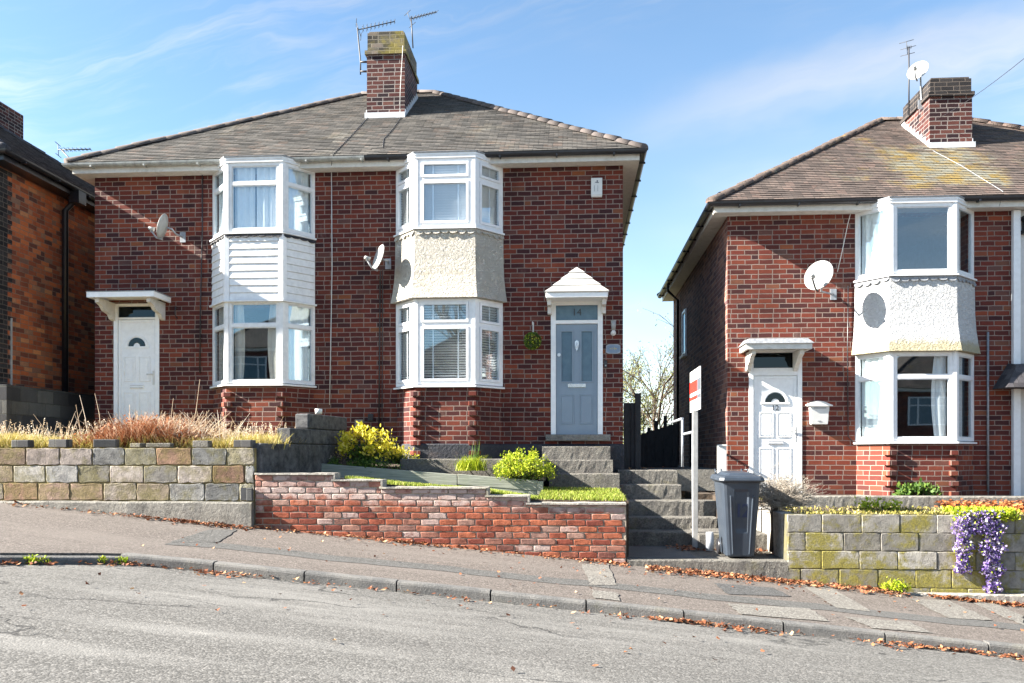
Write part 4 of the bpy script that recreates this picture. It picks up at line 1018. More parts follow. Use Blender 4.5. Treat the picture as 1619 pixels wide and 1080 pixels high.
CL12 = [('curtain', [(0, 1, 0, 1)], 'curtain_cloth'), ('curtain', [(.76, 1, .05, -1)], 'curtain_cloth'), ('curtain', [(0, .6, 0, 1)], 'curtain_cloth')]
bay(B, 1352, 1540, 1407, 1512, (321, 432), (556, 697), (0, 0, 'white_pebbledash', 'lead', 'house_brick_b'), 'white_upvc', 'white_upvc', 'flared', CU12, CL12, sash=False, tr_u=(0, 0, 0), base_bottom=-.82, tf=.28)
upvc_door(B, dB[0], dB[1], dB[2], dB[3], dB[4], number='12')
flat_canopy(B, X(1180, -.55), X(1284, -.55), Z(1230, 543, -.55), .55, dark=True)
slB = (BZR-BZE-.02)/((ADEP+2*RO)/2)
CB = chimney(B, 1470, 1537, 232, 121, -RO, BZE+.02, slB, 1.35, roofB, 'left', pyledge=146, top_mat='dark_quoin_brick')
# side window and downpipe on the gable of 12
sw = MB(); yv0, yv1 = 5.1, 5.7; z0_, z1_ = 2.32, 3.35
sw.box(BX0-.04, BX0-.002, yv0, yv0+.06, z0_, z1_); sw.box(BX0-.04, BX0-.002, yv1-.06, yv1, z0_, z1_); sw.box(BX0-.04, BX0-.002, yv0+.06, yv1-.06, z0_, z0_+.06); sw.box(BX0-.04, BX0-.002, yv0+.06, yv1-.06, z1_-.06, z1_)
s1 = B.part('window', sw, 'white_upvc'); s2 = MB(); s2.box(BX0-.02, BX0-.012, yv0+.06, yv1-.06, z0_+.06, z1_-.06); B.part('pane', s2, 'window_glass', s1)
s3 = MB(); s3.box(BX0-.09, BX0-.002, yv0-.06, yv1+.06, z0_-.06, z0_-.004); B.part('sill', s3, 'white_paint', s1)
dp = MB(); yd = 6.3; dp.tube([(BX0-EO-.06, yd-.3, BZE-.08), (BX0-EO-.06, yd-.2, BZE-.22), (BX0-.06, yd, BZE-.42), (BX0-.06, yd, -.9)], .034, 8); B.part('downpipe', dp, 'dark_gutter')
dp = MB(); dp.tube([(BX0-.06, 3.9, 1.0), (BX0-.06, 3.9, -.9)], .05, 8); B.part('soil_pipe', dp, 'dark_gutter')
# plinth kerb of 12, white downpipe at the party line, neighbour's hood
wp = MB(); wp.box(BMID-.06, BMID+.05, -.09, -.011, -1.0, BZE-.155); B.part('party_downpipe', wp, 'white_upvc')
nh = MB(); x0_ = X(1592, -.5); zz0 = Z(1600, 612, -.5); zz1 = Z(1600, 582, -.5)
nh.add([(x0_, -.5, zz0), (x0_+2, -.5, zz0), (x0_+2, -.02, zz0), (x0_, -.02, zz0), (x0_+.25, -.3, zz1+.07), (x0_+2, -.3, zz1+.07), (x0_+2, -.02, zz1+.12), (x0_+.25, -.02, zz1+.12)], [(0, 3, 2, 1), (4, 5, 6, 7), (0, 1, 5, 4), (1, 2, 6, 5), (2, 3, 7, 6), (3, 0, 4, 7)])
B.part('door_canopy', nh, 'dark_roof_tile')

# ======== the house at the left edge ========
def Yof(px, x): q = ray(px, 700); return q.y*x/q.x-D
CX1 = -9.6; CY = Yof(-2, CX1); CX0 = CX1-9.3
Cc = Thing('semi_detached_house', 'orange brick house with dark slate roof at the left edge, only its flank showing', 'house', ((CX0+CX1)/2, -.3, 0))
cs = MB(); cs.box(CX0, CX1, CY, 7.6, -.6, 4.92); Cc.part('wall', cs, 'old_orange_brick')
_, roofC = hip_roof(Cc, CX0-.35, CX1+.35, CY-.35, 7.95, 5.0, 8.0, 'dark_roof_tile', 'dark_roof_tile', 9)
soffit_fascia(Cc, CX0, CX1, CY, 7.6, 5.0, .28, .14, 'dark_gutter')
gutters(Cc, 0, 0, 0, 0, 5.0, [([(CX0, CY-.28), (CX1+.28, CY-.28), (CX1+.28, 7.9)], 'dark_gutter', 'gutter')], r=.06)
qm = MB(); k = 0; z_ = .4
while z_ < 4.8:
    w_ = .34 if k % 2 else .22; qm.box(CX1-.3, CX1+.014, CY-.014, CY-.014+w_, z_+.003, z_+.080); z_ += .0822; k += 1
Cc.part('quoin', qm, 'dark_quoin_brick')
dpC = MB(); yd = Yof(103, CX1+.08); dpC.tube([(CX1+.32, yd, 4.93), (CX1+.3, yd, 4.82), (CX1+.08, yd, 4.6), (CX1+.08, yd, .3)], .058, 8); Cc.part('downpipe', dpC, 'dark_gutter')
hpC = MB(); hpC.box(CX1+.22, CX1+.42, yd-.12, yd+.12, 4.72, 4.95)
Cc.part('rainwater_hopper', hpC, 'dark_gutter')
xc = X(37, 5.6); chC = MB(); chC.box(xc-.75, xc, 4.2, 5.6, 6.2, P(37, 183, 5.6).z); Cc.part('chimney', chC, 'chimney_brick', roofC)
ptr = MB(); yq = Yof(18, CX1+.03); ptr.box(CX1+.001, CX1+.03, yq, yq+.03, .9, 2.35); Cc.part('cable_conduit', ptr, 'weathered_post')

# ======== houses across the street, seen in the window reflections ========
def opposite(x0, zf, label, doorcol):
    o = Thing('opposite_house', label, 'house', (x0+4.5, -28, zf)); x1 = x0+9; y1, y0 = -27.0, -34.5; ze = zf+5.0
    w_ = MB(); w_.box(x0, x1, y0, y1, zf-1, ze-.15); o.part('wall', w_, 'house_brick')
    hip_roof(o, x0-.3, x1+.3, y0-.3, y1+.3, ze, ze+2.7, 'brown_roof_tile', 'brown_roof_tile', 31)
    fa = MB(); fa.sweep([(x0-.2, y0), (x0-.2, y1+.2), (x1+.2, y1+.2), (x1+.2, y0)][::-1], [(-.02, ze-.17), (0, ze-.17), (0, ze-.01), (-.02, ze-.01)]); fa.box(x0-.2, x1+.2, y1, y1+.2, ze-.17, ze-.15); o.part('fascia', fa, 'white_paint')
    for cx_, w2 in ((x0+2.0, 1.7), (x1-2.0, 1.7)):
        for zb_, zt_ in ((zf+.9, zf+2.4), (zf+3.3, zf+4.6)):
            m = MB()
            for a in (-w2/2, -.25*w2, .25*w2, w2/2): m.box(cx_+a-.035, cx_+a+.035, y1+.001, y1+.06, zb_, zt_)
            for zz in (zb_, zt_-.45, zt_-.06): m.box(cx_-w2/2+.036, cx_+w2/2-.036, y1+.002, y1+.055, zz, zz+.06)
            f_ = o.part('window', m, 'white_upvc'); g_ = MB(); g_.box(cx_-w2/2+.03, cx_+w2/2-.03, y1+.01, y1+.018, zb_, zt_); o.part('pane', g_, 'obscure_glass', f_)
    d_ = MB(); d_.box(x0+3.7, x0+4.5, y1+.002, y1+.05, zf+.05, zf+2.1); o.part('door', d_, doorcol)
opposite(-17.7, .25, 'brick house across the road, seen reflected in the left bay window', 'white_upvc')
opposite(-8.6, -.9, 'brick house across the road, reflected in the bay window beside the blue-grey door', 'blue_grey_door')
opposite(14.3, -1.9, 'brick house across the road, seen reflected in the bay window of the house numbered 12', 'white_upvc')

#@@PART2
def worn(name, cols, noise=.45, moss=0.0, paint=None, stain=0.0, bump=.012):
    def fn(t, b, o):
        g = t.geo(); isl = t.island(); gx, gy, gz_ = t.sep(g)
        c = t.ramp(isl, cols); off = t.vm('ADD', g, t.comb(t.m('MULTIPLY', isl, 30.0), 0.0, 0.0))
        n1 = t.noise(off, 9, 6, .7); n2 = t.noise(g, 55, 5, .7); n3 = t.noise(off, 2.5, 4, .6)
        c = t.mix(t.rng(n1, .30, .72), t.mix(1.0, c, (1+noise,)*3, 'MULTIPLY'), t.mix(1.0, c, (1-noise, 1-noise, 1-noise*.9), 'MULTIPLY'))
        c = t.mix(t.m('MULTIPLY', t.rng(n2, .5, .8), .6), c, t.mix(1.0, c, (.45, .42, .40), 'MULTIPLY'))
        if stain: c = t.mix(t.m('MULTIPLY', t.rng(t.noise(g, 1.4, 6, .65), .48, .72), stain), c, t.mix(1.0, c, (.42, .36, .30), 'MULTIPLY'))
        if paint:
            pz = t.rng(t.m('ADD', gz_, t.m('ADD', t.m('MULTIPLY', t.m('SUBTRACT', n3, .5), .5), t.m('MULTIPLY', gx, paint[1]))), paint[0]-.06, paint[0]+.08)
            rb = t.m('GREATER_THAN', t.white(t.comb(isl, 1.0))[0], .93)
            pf_ = t.m('MULTIPLY', t.m('MAXIMUM', t.m('MULTIPLY', pz, t.rng(t.white(t.comb(isl, 7.0))[0], .0, .45, .25, .95)), t.m('MULTIPLY', rb, .75)), t.rng(t.m('ADD', n1, t.m('MULTIPLY', n2, .3)), .62, .86, 1.0, .15))
            c = t.mix(pf_, c, t.mix(n3, (.50, .42, .39), (.33, .24, .21)))
        if moss:
            mn = t.m('ADD', t.noise(g, 1.9, 6, .68), t.m('MULTIPLY', t.m('SUBTRACT', n1, .5), .45)); mn = t.m('ADD', mn, t.m('MULTIPLY', t.m('SUBTRACT', isl, .5), .12))
            c = t.mix(t.m('MULTIPLY', t.rng(mn, .42, .60), moss), c, t.mix(t.rng(n2, .35, .7), (.25, .215, .05), (.13, .12, .05)))
        h = t.m('ADD', t.m('MULTIPLY', n1, .8), t.m('MULTIPLY', n2, .6))
        setb(t, b, Base_Color=c, Roughness=.93, Normal=t.bump(h, 1.0, bump)); b.inputs['Specular IOR Level'].default_value = .25
    return mat(name, fn)
worn('worn_red_brick', [(0, (.13, .035, .026)), (.3, (.22, .060, .034)), (.55, (.31, .100, .052)), (.75, (.20, .070, .045)), (.88, (.27, .17, .135)), (1, (.14, .05, .038))], .38, paint=(-.69, .03), bump=.006)
worn('worn_mixed_block', [(0, (.13, .13, .125)), (.2, (.27, .265, .25)), (.35, (.165, .10, .07)), (.5, (.19, .165, .125)), (.66, (.34, .325, .30)), (.8, (.21, .125, .085)), (.9, (.30, .29, .26)), (1, (.12, .11, .10))], .42, moss=.38, stain=.7, bump=.016)
worn('worn_mossy_block', [(0, (.20, .19, .17)), (.35, (.15, .14, .12)), (.6, (.27, .255, .225)), (.8, (.22, .20, .165)), (1, (.31, .295, .265))], .32, moss=1.0, stain=.35, bump=.010)
worn('worn_dark_block', [(0, (.055, .056, .06)), (.5, (.085, .085, .085)), (1, (.13, .127, .12))], .6, stain=.7, bump=.014)
worn('cream_mortar', [(0, (.36, .30, .23)), (1, (.36, .30, .23))], .35, stain=.5)
worn('yellow_mortar', [(0, (.24, .19, .085)), (1, (.24, .19, .085))], .4, moss=.3, stain=.6)
worn('grey_mortar', [(0, (.09, .085, .065)), (1, (.09, .085, .065))], .35, moss=.4)
def masonry(mb, x0, x1, ztop, zbot, y, bw, rh, mw, seed, amp=.004, zr=None, depth=.03, stag=.5, skip=None):
    "separate rounded blocks, colour 0, over a recessed bed, colour 1; ztop may be a function of x"
    r = random.Random(seed); zt = ztop if callable(ztop) else (lambda x: ztop); zr = zr if zr is not None else zt(x0); k = 0
    while True:
        top = zr-k*rh; bot = top-rh
        if top < zbot: break
        x = x0-(bw*stag if k % 2 else 0)-r.uniform(0, bw*.12)
        while x < x1:
            w_ = bw*r.uniform(.94, 1.06); a, b = max(x, x0), min(x+w_, x1); x += w_
            if b-a < .05: continue
            xs_ = [a, b]
            for q in (BREAKS if callable(ztop) else []):
                if a+.03 < q < b-.03 and top > zt(q+.01)+.001: xs_.append(q)
            xs_.sort()
            for a_, b_ in zip(xs_, xs_[1:]):
                if skip and skip((a_+b_)/2, (top+bot)/2): continue
                tp = min(top, zt((a_+b_)/2)); h_ = tp-bot
                if h_ < .03: continue
                A_, B_, C_, D_ = a_+mw/2, b_-mw/2, bot+mw/2, tp-mw/2; j = lambda: r.uniform(-amp, amp); per = []
                nx = 4 if bw < .3 else 7; nz = 2 if bw < .3 else 4; mid_ = []
                for i in range(nx): per.append((A_+(B_-A_)*i/nx+(j() if i else abs(j())), C_+j()))
                for i in range(nz): per.append((B_+j(), C_+(D_-C_)*i/nz+(j() if i else abs(j()))))
                for i in range(nx): per.append((B_-(B_-A_)*i/nx-(j() if i else abs(j())), D_+j()))
                for i in range(nz): per.append((A_+j(), D_-(D_-C_)*i/nz-(j() if i else abs(j()))))
                n = len(per); cx_, cz_ = (A_+B_)/2, (C_+D_)/2; c = .007 if bw < .3 else .008; yo = y+r.uniform(-.004, .004); tl = r.uniform(-.012, .012)
                def sh(p, ins): return (p[0]+(cx_-p[0])*min(.4, ins/max(.02, (B_-A_)/2)), p[1]+(cz_-p[1])*min(.4, ins/max(.02, (D_-C_)/2)))
                L0 = [(p[0], y+depth, p[1]) for p in per]; L1 = [(p[0], yo+c*.8, p[1]) for p in per]; L2 = [(*(lambda q: (q[0], yo+.002+abs(j())*.6+(q[0]-cx_)*tl, q[1]))(sh(p, c)),) for p in per]
                o = len(mb.v); mb.v += L0+L1+L2; mb.cur = 0
                for la, lb in ((0, 1), (1, 2)):
                    for i in range(n): mb.f.append([o+la*n+i, o+la*n+(i+1) % n, o+lb*n+(i+1) % n, o+lb*n+i]); mb.sm.append(la == 1); mb.mi.append(0)
                mb.f.append([o+2*n+i for i in range(n)]); mb.sm.append(False); mb.mi.append(0)
        k += 1
BREAKS = []
# ------------------------------------------------------------------ garden walls and ground
# block wall of the left garden on its concrete footing
xe = X(402, -3.8)
t = Thing('garden_wall', 'low wall of mixed grey and brown concrete blocks with yellow lichen joints', 'wall', (-7, -3.7, -.9))
mb = MB(); hx0, hx1 = X(381, -3.8), X(390, -3.8); masonry(mb, -13, xe, .10, -.60, -3.8, .45, .232, .015, 5, .009, skip=lambda x, z: False)
mb.cur = 1; mb.box(-13, xe-.004, -3.786, -3.58, -1.0, .094); t.part('blockwork', mb, ['worn_mixed_block', 'yellow_mortar'])
hm = MB(); hm.box(X(381, -3.8), X(390, -3.8), -3.807, -3.801, -.58, -.42); t.part('hole_shade_plate', hm, 'dark_interior')  # flat dark plate on the block face, its colour painting the shade of a hole
hm = MB(); hm.box(X(391, -3.8), xe-.01, -3.84, -3.801, -.59, -.42); t.part('loose_half_block', hm, 'dark_block', bevel=.012)
mb = MB(); r = random.Random(4); xs_ = [-13+i*.25 for i in range(int((xe+13)/.25)+1)]+[xe+.0]
for a, b in zip(xs_, xs_[1:]):
    za, zb = -.60-.004*math.sin(a*4), -.60-.004*math.sin(b*4); y = -3.90
    mb.quad((a, y-.02, -1.6), (b, y-.02, -1.6), (b, y+.006*math.sin(b*9), zb-.02), (a, y+.006*math.sin(a*9), za-.02)); mb.quad((a, y+.006*math.sin(a*9), za-.02), (b, y+.006*math.sin(b*9), zb-.02), (b, y+.015, zb), (a, y+.015, za)); mb.quad((a, y+.015, za), (b, y+.015, zb), (b, -3.8, zb), (a, -3.8, za))
mb.quad((xe, -3.92, -1.6), (xe, -3.8, -1.6), (xe, -3.8, -.6), (xe, -3.9, -.62)); t.part('footing', mb, 'smooth_concrete')
k = 0
LB = [(18, 51, 697, 'leftmost loose grey brick lying on the mixed block wall'), (76, 113, 696, 'loose grey brick on the block wall, second from the left'), (147, 187, 696, 'large loose grey brick on the block wall in front of the dead bracken'),
      (206, 228, 702, 'small sunken grey brick in front of the bracken, left of two close together'), (230, 274, 702, 'flat pair-like grey brick in front of the dead bracken'), (304, 334, 698, 'loose mossy brick on the block wall right of the bracken'), (368, 404, 697, 'ridged grey brick at the wall end against the dark stepped wall')]
for a, b, py, lb in LB:
    m = MB(); ang = rnd.uniform(-.2, .3); x0, x1 = X(a, -3.7), X(b, -3.7); zt = Z((a+b)/2, py, -3.75)+.01
    c = Vector(((x0+x1)/2, -3.68, .102)); w_ = (x1-x0)*.86; ca_, sa_ = math.cos(ang), math.sin(ang)
    m.obox(c-Vector((ca_*w_/2-sa_*.06, sa_*w_/2+ca_*.06, 0)), (ca_*w_, sa_*w_, 0), (-sa_*.12, ca_*.12, 0), (0, 0, max(.05, zt-.10)))
    single('loose_brick', m, 'dark_block' if py < 698 else 'step_concrete', lb, 'brick', c, group='loose bricks laid along the block wall', bevel=.012)

# stepped brick wall with thin copings
BW = [(403, 527, 748), (527, 602, 758), (602, 769, 770), (769, 834, 783), (834, 990, 795)]
t = Thing('garden_wall', 'old red brick front wall stepping down the hill, whitewash worn off its upper courses', 'wall', (-1.5, -3.7, -1.2))
mb = MB(); cp = []
for a, b, py in BW:
    x0, x1 = X(a, -3.8), X(b, -3.8); zt = Z((a+b)/2, py, -3.8)
    n = max(1, int((x1-x0)/.3))
    mb.quad((x0, -3.8, -2), (x1, -3.8, -2), (x1, -3.8, zt-.022), (x0, -3.8, zt-.022)); mb.quad((x1, -3.57, -2), (x0, -3.57, -2), (x0, -3.57, zt-.022), (x1, -3.57, zt-.022))
    mb.quad((x0, -3.8, zt-.022), (x1, -3.8, zt-.022), (x1, -3.57, zt-.022), (x0, -3.57, zt-.022)); mb.quad((x1, -3.8, -2), (x1, -3.57, -2), (x1, -3.57, zt-.022), (x1, -3.8, zt-.022)); cp.append((x0, x1, zt))
x0 = cp[0][0]; mb.quad((x0, -3.57, -2), (x0, -3.8, -2), (x0, -3.8, cp[0][2]-.022), (x0, -3.57, cp[0][2]-.022))
BREAKS = [c[1] for c in cp[:-1]]
def btop(x):
    for a_, b_, z_ in cp:
        if x <= b_: return z_-.022
    return cp[-1][2]-.022
for i, v in enumerate(mb.v): mb.v[i] = (v[0], v[1]+.012 if abs(v[1]+3.8) < .001 else v[1], v[2])
mb.mi = [1]*len(mb.f); masonry(mb, cp[0][0], cp[-1][1], btop, -1.75, -3.8, .232, .0805, .013, 8, .0045, zr=cp[0][2]-.022)
t.part('brickwork', mb, ['worn_red_brick', 'cream_mortar'])
for i, (x0, x1, zt) in enumerate(cp):
    m = MB(); n = int((x1-x0)/.09); r = random.Random(i)
    L0 = [(x0-(.018 if i else 0)+(x1-x0+.018)*k/n, r.uniform(-.006, .006), r.uniform(-.004, .004)) for k in range(n+1)]
    for (a, ja, ka), (b, jb, kb) in zip(L0, L0[1:]):
        yf = -3.825
        m.quad((a, yf+ja, zt-.022), (b, yf+jb, zt-.022), (b, yf+jb+.003, zt+kb), (a, yf+ja+.003, zt+ka)); m.quad((a, yf+ja+.003, zt+ka), (b, yf+jb+.003, zt+kb), (b, -3.55, zt+kb), (a, -3.55, zt+ka)); m.quad((a, -3.79, zt-.0215), (b, -3.79, zt-.0215), (b, yf+jb, zt-.022), (a, yf+ja, zt-.022))
    if i+1 < len(cp):   # upright slip at the step
        m.box(x1+.001, x1+.026, -3.82, -3.56, cp[i+1][2]+.002, zt-.001)
    t.part('coping', m, 'pale_concrete')
# dark stepped divider between the two front gardens
t = Thing('garden_wall', 'dark block wall rising in three steps towards the houses', 'wall', (-3.8, -2.5, -.5))
Sx, Ex = Vector((X(413, -3.72), -3.72, 0)), Vector((X(549, -1.1), -1.1, 0)); dv = Ex-Sx; nv = Vector((-dv.y, dv.x, 0)).normalized()*.22
for f0, f1, z0_, z1_ in ((0, 1, -.9, .16), (.30, 1, .165, .385), (.50, 1, .39, .61)):
    m = MB(); o_ = Sx+dv*f0+Vector((0, 0, z0_)); m.obox(o_, dv*(f1-f0), nv, (0, 0, z1_-z0_)); t.part('block_course', m, 'worn_dark_block', bevel=.02)
# boundary wall beside the left house
m = MB(); m.box(-9.42, -9.2, -1.3, 7.5, -.4, 1.16); single('garden_wall', m, 'dark_block', 'long dark blue-grey block wall along the flank of the orange brick house', 'wall', (-9.3, 1, .1))

# ground behind the walls
m = MB(); m.box(-13, X(420, -3.3), -3.579, 0, -1.2, .07); o = m.build('garden_ground', 'soil'); o['kind'] = 'structure'
m = MB()
def lawn_back(x): return lawn_z(x)+(.03 if x > -.45 else -.12)
def lawn_z(x):
    pts = [(-4.1, -.24), (-3.1, -.27), (-2.4, -.36), (-1.2, -.45), (-.55, -.55), (1, -.575)]
    for (a, za), (b, zb) in zip(pts, pts[1:]):
        if x <= b: return za+(zb-za)*(max(x, a)-a)/(b-a)
    return -.575
for i in range(40):
    a, b = -4.0+i*.12, -4.0+(i+1)*.12
    if b > .72: b = .72
    if a >= b: break
    m.quad((a, -3.569, lawn_z(a)-.02), (b, -3.569, lawn_z(b)-.02), (b, -1.2, lawn_back(b)), (a, -1.2, lawn_back(a))); m.quad((a, -3.569, -2), (b, -3.569, -2), (b, -3.569, lawn_z(b)-.02), (a, -3.569, lawn_z(a)-.02))
m.quad((.72, -3.569, -2), (.72, -1.2, -2), (.72, -1.2, lawn_back(.72)), (.72, -3.569, lawn_z(.72)-.02))
o = m.build('garden_ground', 'soil'); o['kind'] = 'structure'
# raised bed of grey timbers
pa, pb = P(485, 731, -2.0), P(850, 761, -2.0)
def bed_z(x): return pa.z+(pb.z-pa.z)*(x-pa.x)/(pb.x-pa.x)
t = Thing('raised_bed', 'raised bed edged with weathered grey-green timber planks above the lawn', 'raised bed', (-1.9, -2, -.5))
for (u0, u1, off, h) in ((0, .655, 0, .20), (.658, 1, .01, .155)):
    a, b = pa.lerp(pb, u0), pa.lerp(pb, u1); m = MB(); zo = Vector((0, 0, off-h)); m.obox(a+zo, b-a, (0, .05, 0), (0, 0, h)); t.part('plank', m, 'grey_timber', bevel=.005)
for (u0, u1, off, h) in ((0.0, .655, -.203, .22), (.658, 1, -.148, .2)):
    a, b = pa.lerp(pb, u0), pa.lerp(pb, u1); m = MB(); m.obox(a+Vector((0, .006, off-h)), b-a, (0, .05, 0), (0, 0, h)); t.part('plank', m, 'grey_timber', bevel=.005)
m = MB(); m.box(pb.x, pb.x+.08, -2.02, -1.93, -.7, pb.z-.0); t.part('post', m, 'grey_timber', bevel=.006)
m = MB(); m.box(pb.x+.01, pb.x+.06, -1.929, -1.25, -.7, pb.z-.02); t.part('plank', m, 'grey_timber', bevel=.006)
m = MB(); a, b = Vector((X(430, -1.0), -1.949, bed_z(-3.9)-.03)), Vector((pb.x, -1.949, pb.z-.04))
m.add([(-4.0, -1.949, a.z), (b.x, -1.949, b.z), (b.x, 0, b.z+.12), (-4.0, 0, a.z+.06), (-4.0, -1.949, -1), (b.x, -1.949, -1), (b.x, 0, -1), (-4.0, 0, -1)], [(0, 1, 2, 3), (4, 5, 1, 0), (5, 6, 2, 1), (3, 7, 4, 0)])
t.part('soil', m, 'soil')
m = MB(); x0, x1 = X(632, -1.5), X(862, -1.5); n = 30; r = random.Random(8)
m.box(x0, x1, -1.5, -.6, -.4, -.055); single('concrete_path', m, 'step_concrete', 'rough concrete path edge below the bay window, above the planks', 'path', (x0, -1.2, -.2), bevel=.02)
# door steps
def rough_box(x0, x1, y0, y1, z0, z1, seed, amp=.008, nx=None):
    amp *= .45
    "concrete block with a chipped, uneven front arris"
    m = MB(); r = random.Random(seed); n = nx or max(2, int((x1-x0)/.045)); rows = []
    for i in range(n+1):
        x = x0+(x1-x0)*i/n; c = r.uniform(.006, .022); e = lambda: r.uniform(-amp, amp)
        rows.append([(x, y0+e()*.6, z0), (x, y0+e(), z0+(z1-z0)*.33), (x, y0+e(), z0+(z1-z0)*.66), (x, y0+e()*.4, z1-c), (x, y0+c+abs(e()), z1+e()*.25), (x, y0+.12, z1), (x, y1, z1)])
    k = len(rows[0])
    for A_, B_ in zip(rows, rows[1:]):
        for j in range(k-1): m.quad(A_[j], B_[j], B_[j+1], A_[j+1])
    for rw, fl in ((rows[0], 1), (rows[-1], 0)):
        f = [tuple(p) for p in rw]+[(rw[0][0], y1, z0)]; m.add(f, [tuple(range(len(f)))[::-1] if fl else tuple(range(len(f)))])
    return m
t = Thing('door_steps', 'three rough concrete steps up to the blue-grey front door', 'steps', (.1, -.8, -.6))
t.part('step', rough_box(X(857, -.5), X(965, -.5), -.5, -.024, -.10, .147, 1), 'step_concrete')
t.part('step', rough_box(X(862, -.86), X(969, -.86), -.86, -.024, -.32, -.072, 2), 'step_concrete')
t.part('step', rough_box(X(868, -1.25), .73, -1.25, -.024, -1.2, -.285, 3), 'step_concrete')
# passage steps
t = Thing('passage_steps', 'flight of worn concrete steps climbing the passage between the two houses', 'steps', (1.3, -2.5, -1.4))
xr = X(1135, -2.0)
xL = .735
for i, (yf, yb, zt, zb, x1) in enumerate(((-2.2, -1.8, -1.10, -1.4, xr-.0), (-1.8, -1.45, -.92, -1.2, xr+.02), (-1.45, -1.1, -.69, -1.0, xr+.06), (-1.1, -.7, -.46, -.8, X(1077, -1.1)), (-.7, 0.0, -.24, -.6, X(1071, -.7)))):
    t.part('step', rough_box(xL, x1, yf, yb+.3, zb, zt, 10+i, .012), 'step_concrete')
m = rough_box(.69, X(1246, -3.8), -3.8, -2.0, -1.75, -1.31, 31, .008); t.part('landing', m, 'step_concrete')
m = MB(); m.box(.70, X(1090, -3.0), -3.62, -2.21, -1.315, -1.302); t.part('landing_slab', m, 'dark_slab')
m = rough_box(X(1106, -2.7), X(1213, -2.7), -2.7, -1.3, -1.4, -1.08, 33); t.part('step', m, 'step_concrete')
m = MB(); m.box(.86, 2.6, .05, 9, -.6, -.242); o = m.build('passage_path', 'smooth_concrete'); o['kind'] = 'structure'
m = MB(); m.box(1.9, xr+.07, -1.095, 0, -1.5, -.60); m.box(xr+.07, 2.7, -1.5, 0, -1.5, -.62); m.box(xr+.07, 2.62, -2.0, -1.5, -1.5, -.86); o = m.build('garden_ground', 'soil'); o['kind'] = 'structure'
# garden of number 12
m = MB(); x0 = X(1245, -3.8); m.box(x0+.12, 12, -3.579, 0, -2.2, -.79); m.box(2.7, x0+.12, -2.0, 0, -2.2, -.80); o = m.build('garden_ground', 'soil'); o['kind'] = 'structure'
m = MB(); masonry(m, x0, 12, -.73, -2.6, -3.8, .45, .225, .008, 9, .004); m.cur = 1; m.box(x0+.004, 12, -3.788, -3.58, -3.0, -.735); single('garden_wall', m, ['worn_mossy_block', 'grey_mortar'], 'pale concrete block wall stained yellow with moss, purple flowers trailing over it', 'wall', (5, -3.7, -1.5))
m = MB(); m.box(x0+.0, x0+.17, -3.579, -2.0, -1.6, -.74); single('garden_wall', m, 'pale_concrete', 'short pale return wall behind the wheelie bin and dead bush', 'wall', (x0, -2.8, -1.3), bevel=.01)
m = rough_box(X(1215, -1.3), X(1640, -1.3), -1.3, -1.05, -1.0, -.62, 41); single('edging_kerb', m, 'smooth_concrete', 'low concrete edging along the upper bed below the bay of house 12', 'kerb', (4.3, -1.2, -.8))
m = MB(); m.box(X(1215, -1.3), 12, -1.05, 0, -1.0, -.70); o = m.build('garden_ground', 'soil'); o['kind'] = 'structure'
# foot of the block wall
m = rough_box(X(1400, -3.9), 7.5, -3.93, -3.8, -2.4, -1.68, 44, .01); single('wall_footing', m, 'pale_concrete', 'broken concrete footing showing under the mossy block wall', 'kerb', (6, -3.9, -1.9))

# ------------------------------------------------------------------ passage: gate, fence, rails
t = Thing('side_gate', 'tall black timber gate closing the left of the passage', 'gate', (1.0, .3, -.24))
m = MB(); zt = Z(995, 637, .3)
for i in range(3): w_ = (X(1004, .3)-.885)/3; m.box(.885+i*w_, .885+(i+1)*w_+(.012 if i < 2 else 0), .3+.02*(i % 2), .318+.02*(i % 2), -.24, zt)
t.part('board_panel', m, 'black_timber')
m = MB(); m.box(X(1004, .3)+.002, X(1013, .3), .27, .37, -.24, Z(1008, 622, .3)); t.part('post', m, 'black_timber')
t = Thing('fence', 'dark boarded fence with sloping top at the end of the passage', 'fence', (1.7, 2.6, -.24))
x0, x1 = X(1008, 2.6), X(1071, 2.6); za, zb = Z(1012, 688, 2.6), Z(1068, 668, 2.6); m = MB(); n = 9
for i in range(n):
    a, b = x0+(x1-x0)*i/n, x0+(x1-x0)*(i+1)/n+.012; z = za+(zb-za)*(i+.5)/n; m.box(a, b, 2.6+.02*(i % 2), 2.618+.02*(i % 2), -.24, z)
t.part('board_panel', m, 'black_timber')
for px, py in ((1026, 676), (1037, 665), (1052, 657)):
    m = MB(); m.box(X(px-2, 2.6), X(px+3, 2.6), 2.645, 2.72, -.24, Z(px, py, 2.6)); t.part('post', m, 'black_timber')
t = Thing('wire_frame', 'thin dark metal frame rising above the dark passage fence', 'trellis', (1.6, 3.2, -.24))
x0, x1 = X(1018, 3.2), X(1062, 3.2); zt = Z(1040, 654, 3.2)
m = MB(); m.tube([(x0, 3.2, -.2), (x0, 3.2, zt), (x1, 3.2, zt), (x1, 3.2, -.2)], .012, 6); t.part('frame', m, 'dark_iron')
m = MB()
m.tube([((x0+x1)/2, 3.2, -.2), ((x0+x1)/2, 3.2, zt)], .006, 5); m.tube([(x0, 3.2, zt-.22), (x1, 3.2, zt-.22)], .005, 5); t.part('wire', m, 'dark_iron')
t = Thing('handrail', 'grey galvanised handrail beside the passage steps', 'handrail', (1.8, -1.3, -.7))
def pp(px, py, Y): return P(px, py, Y)
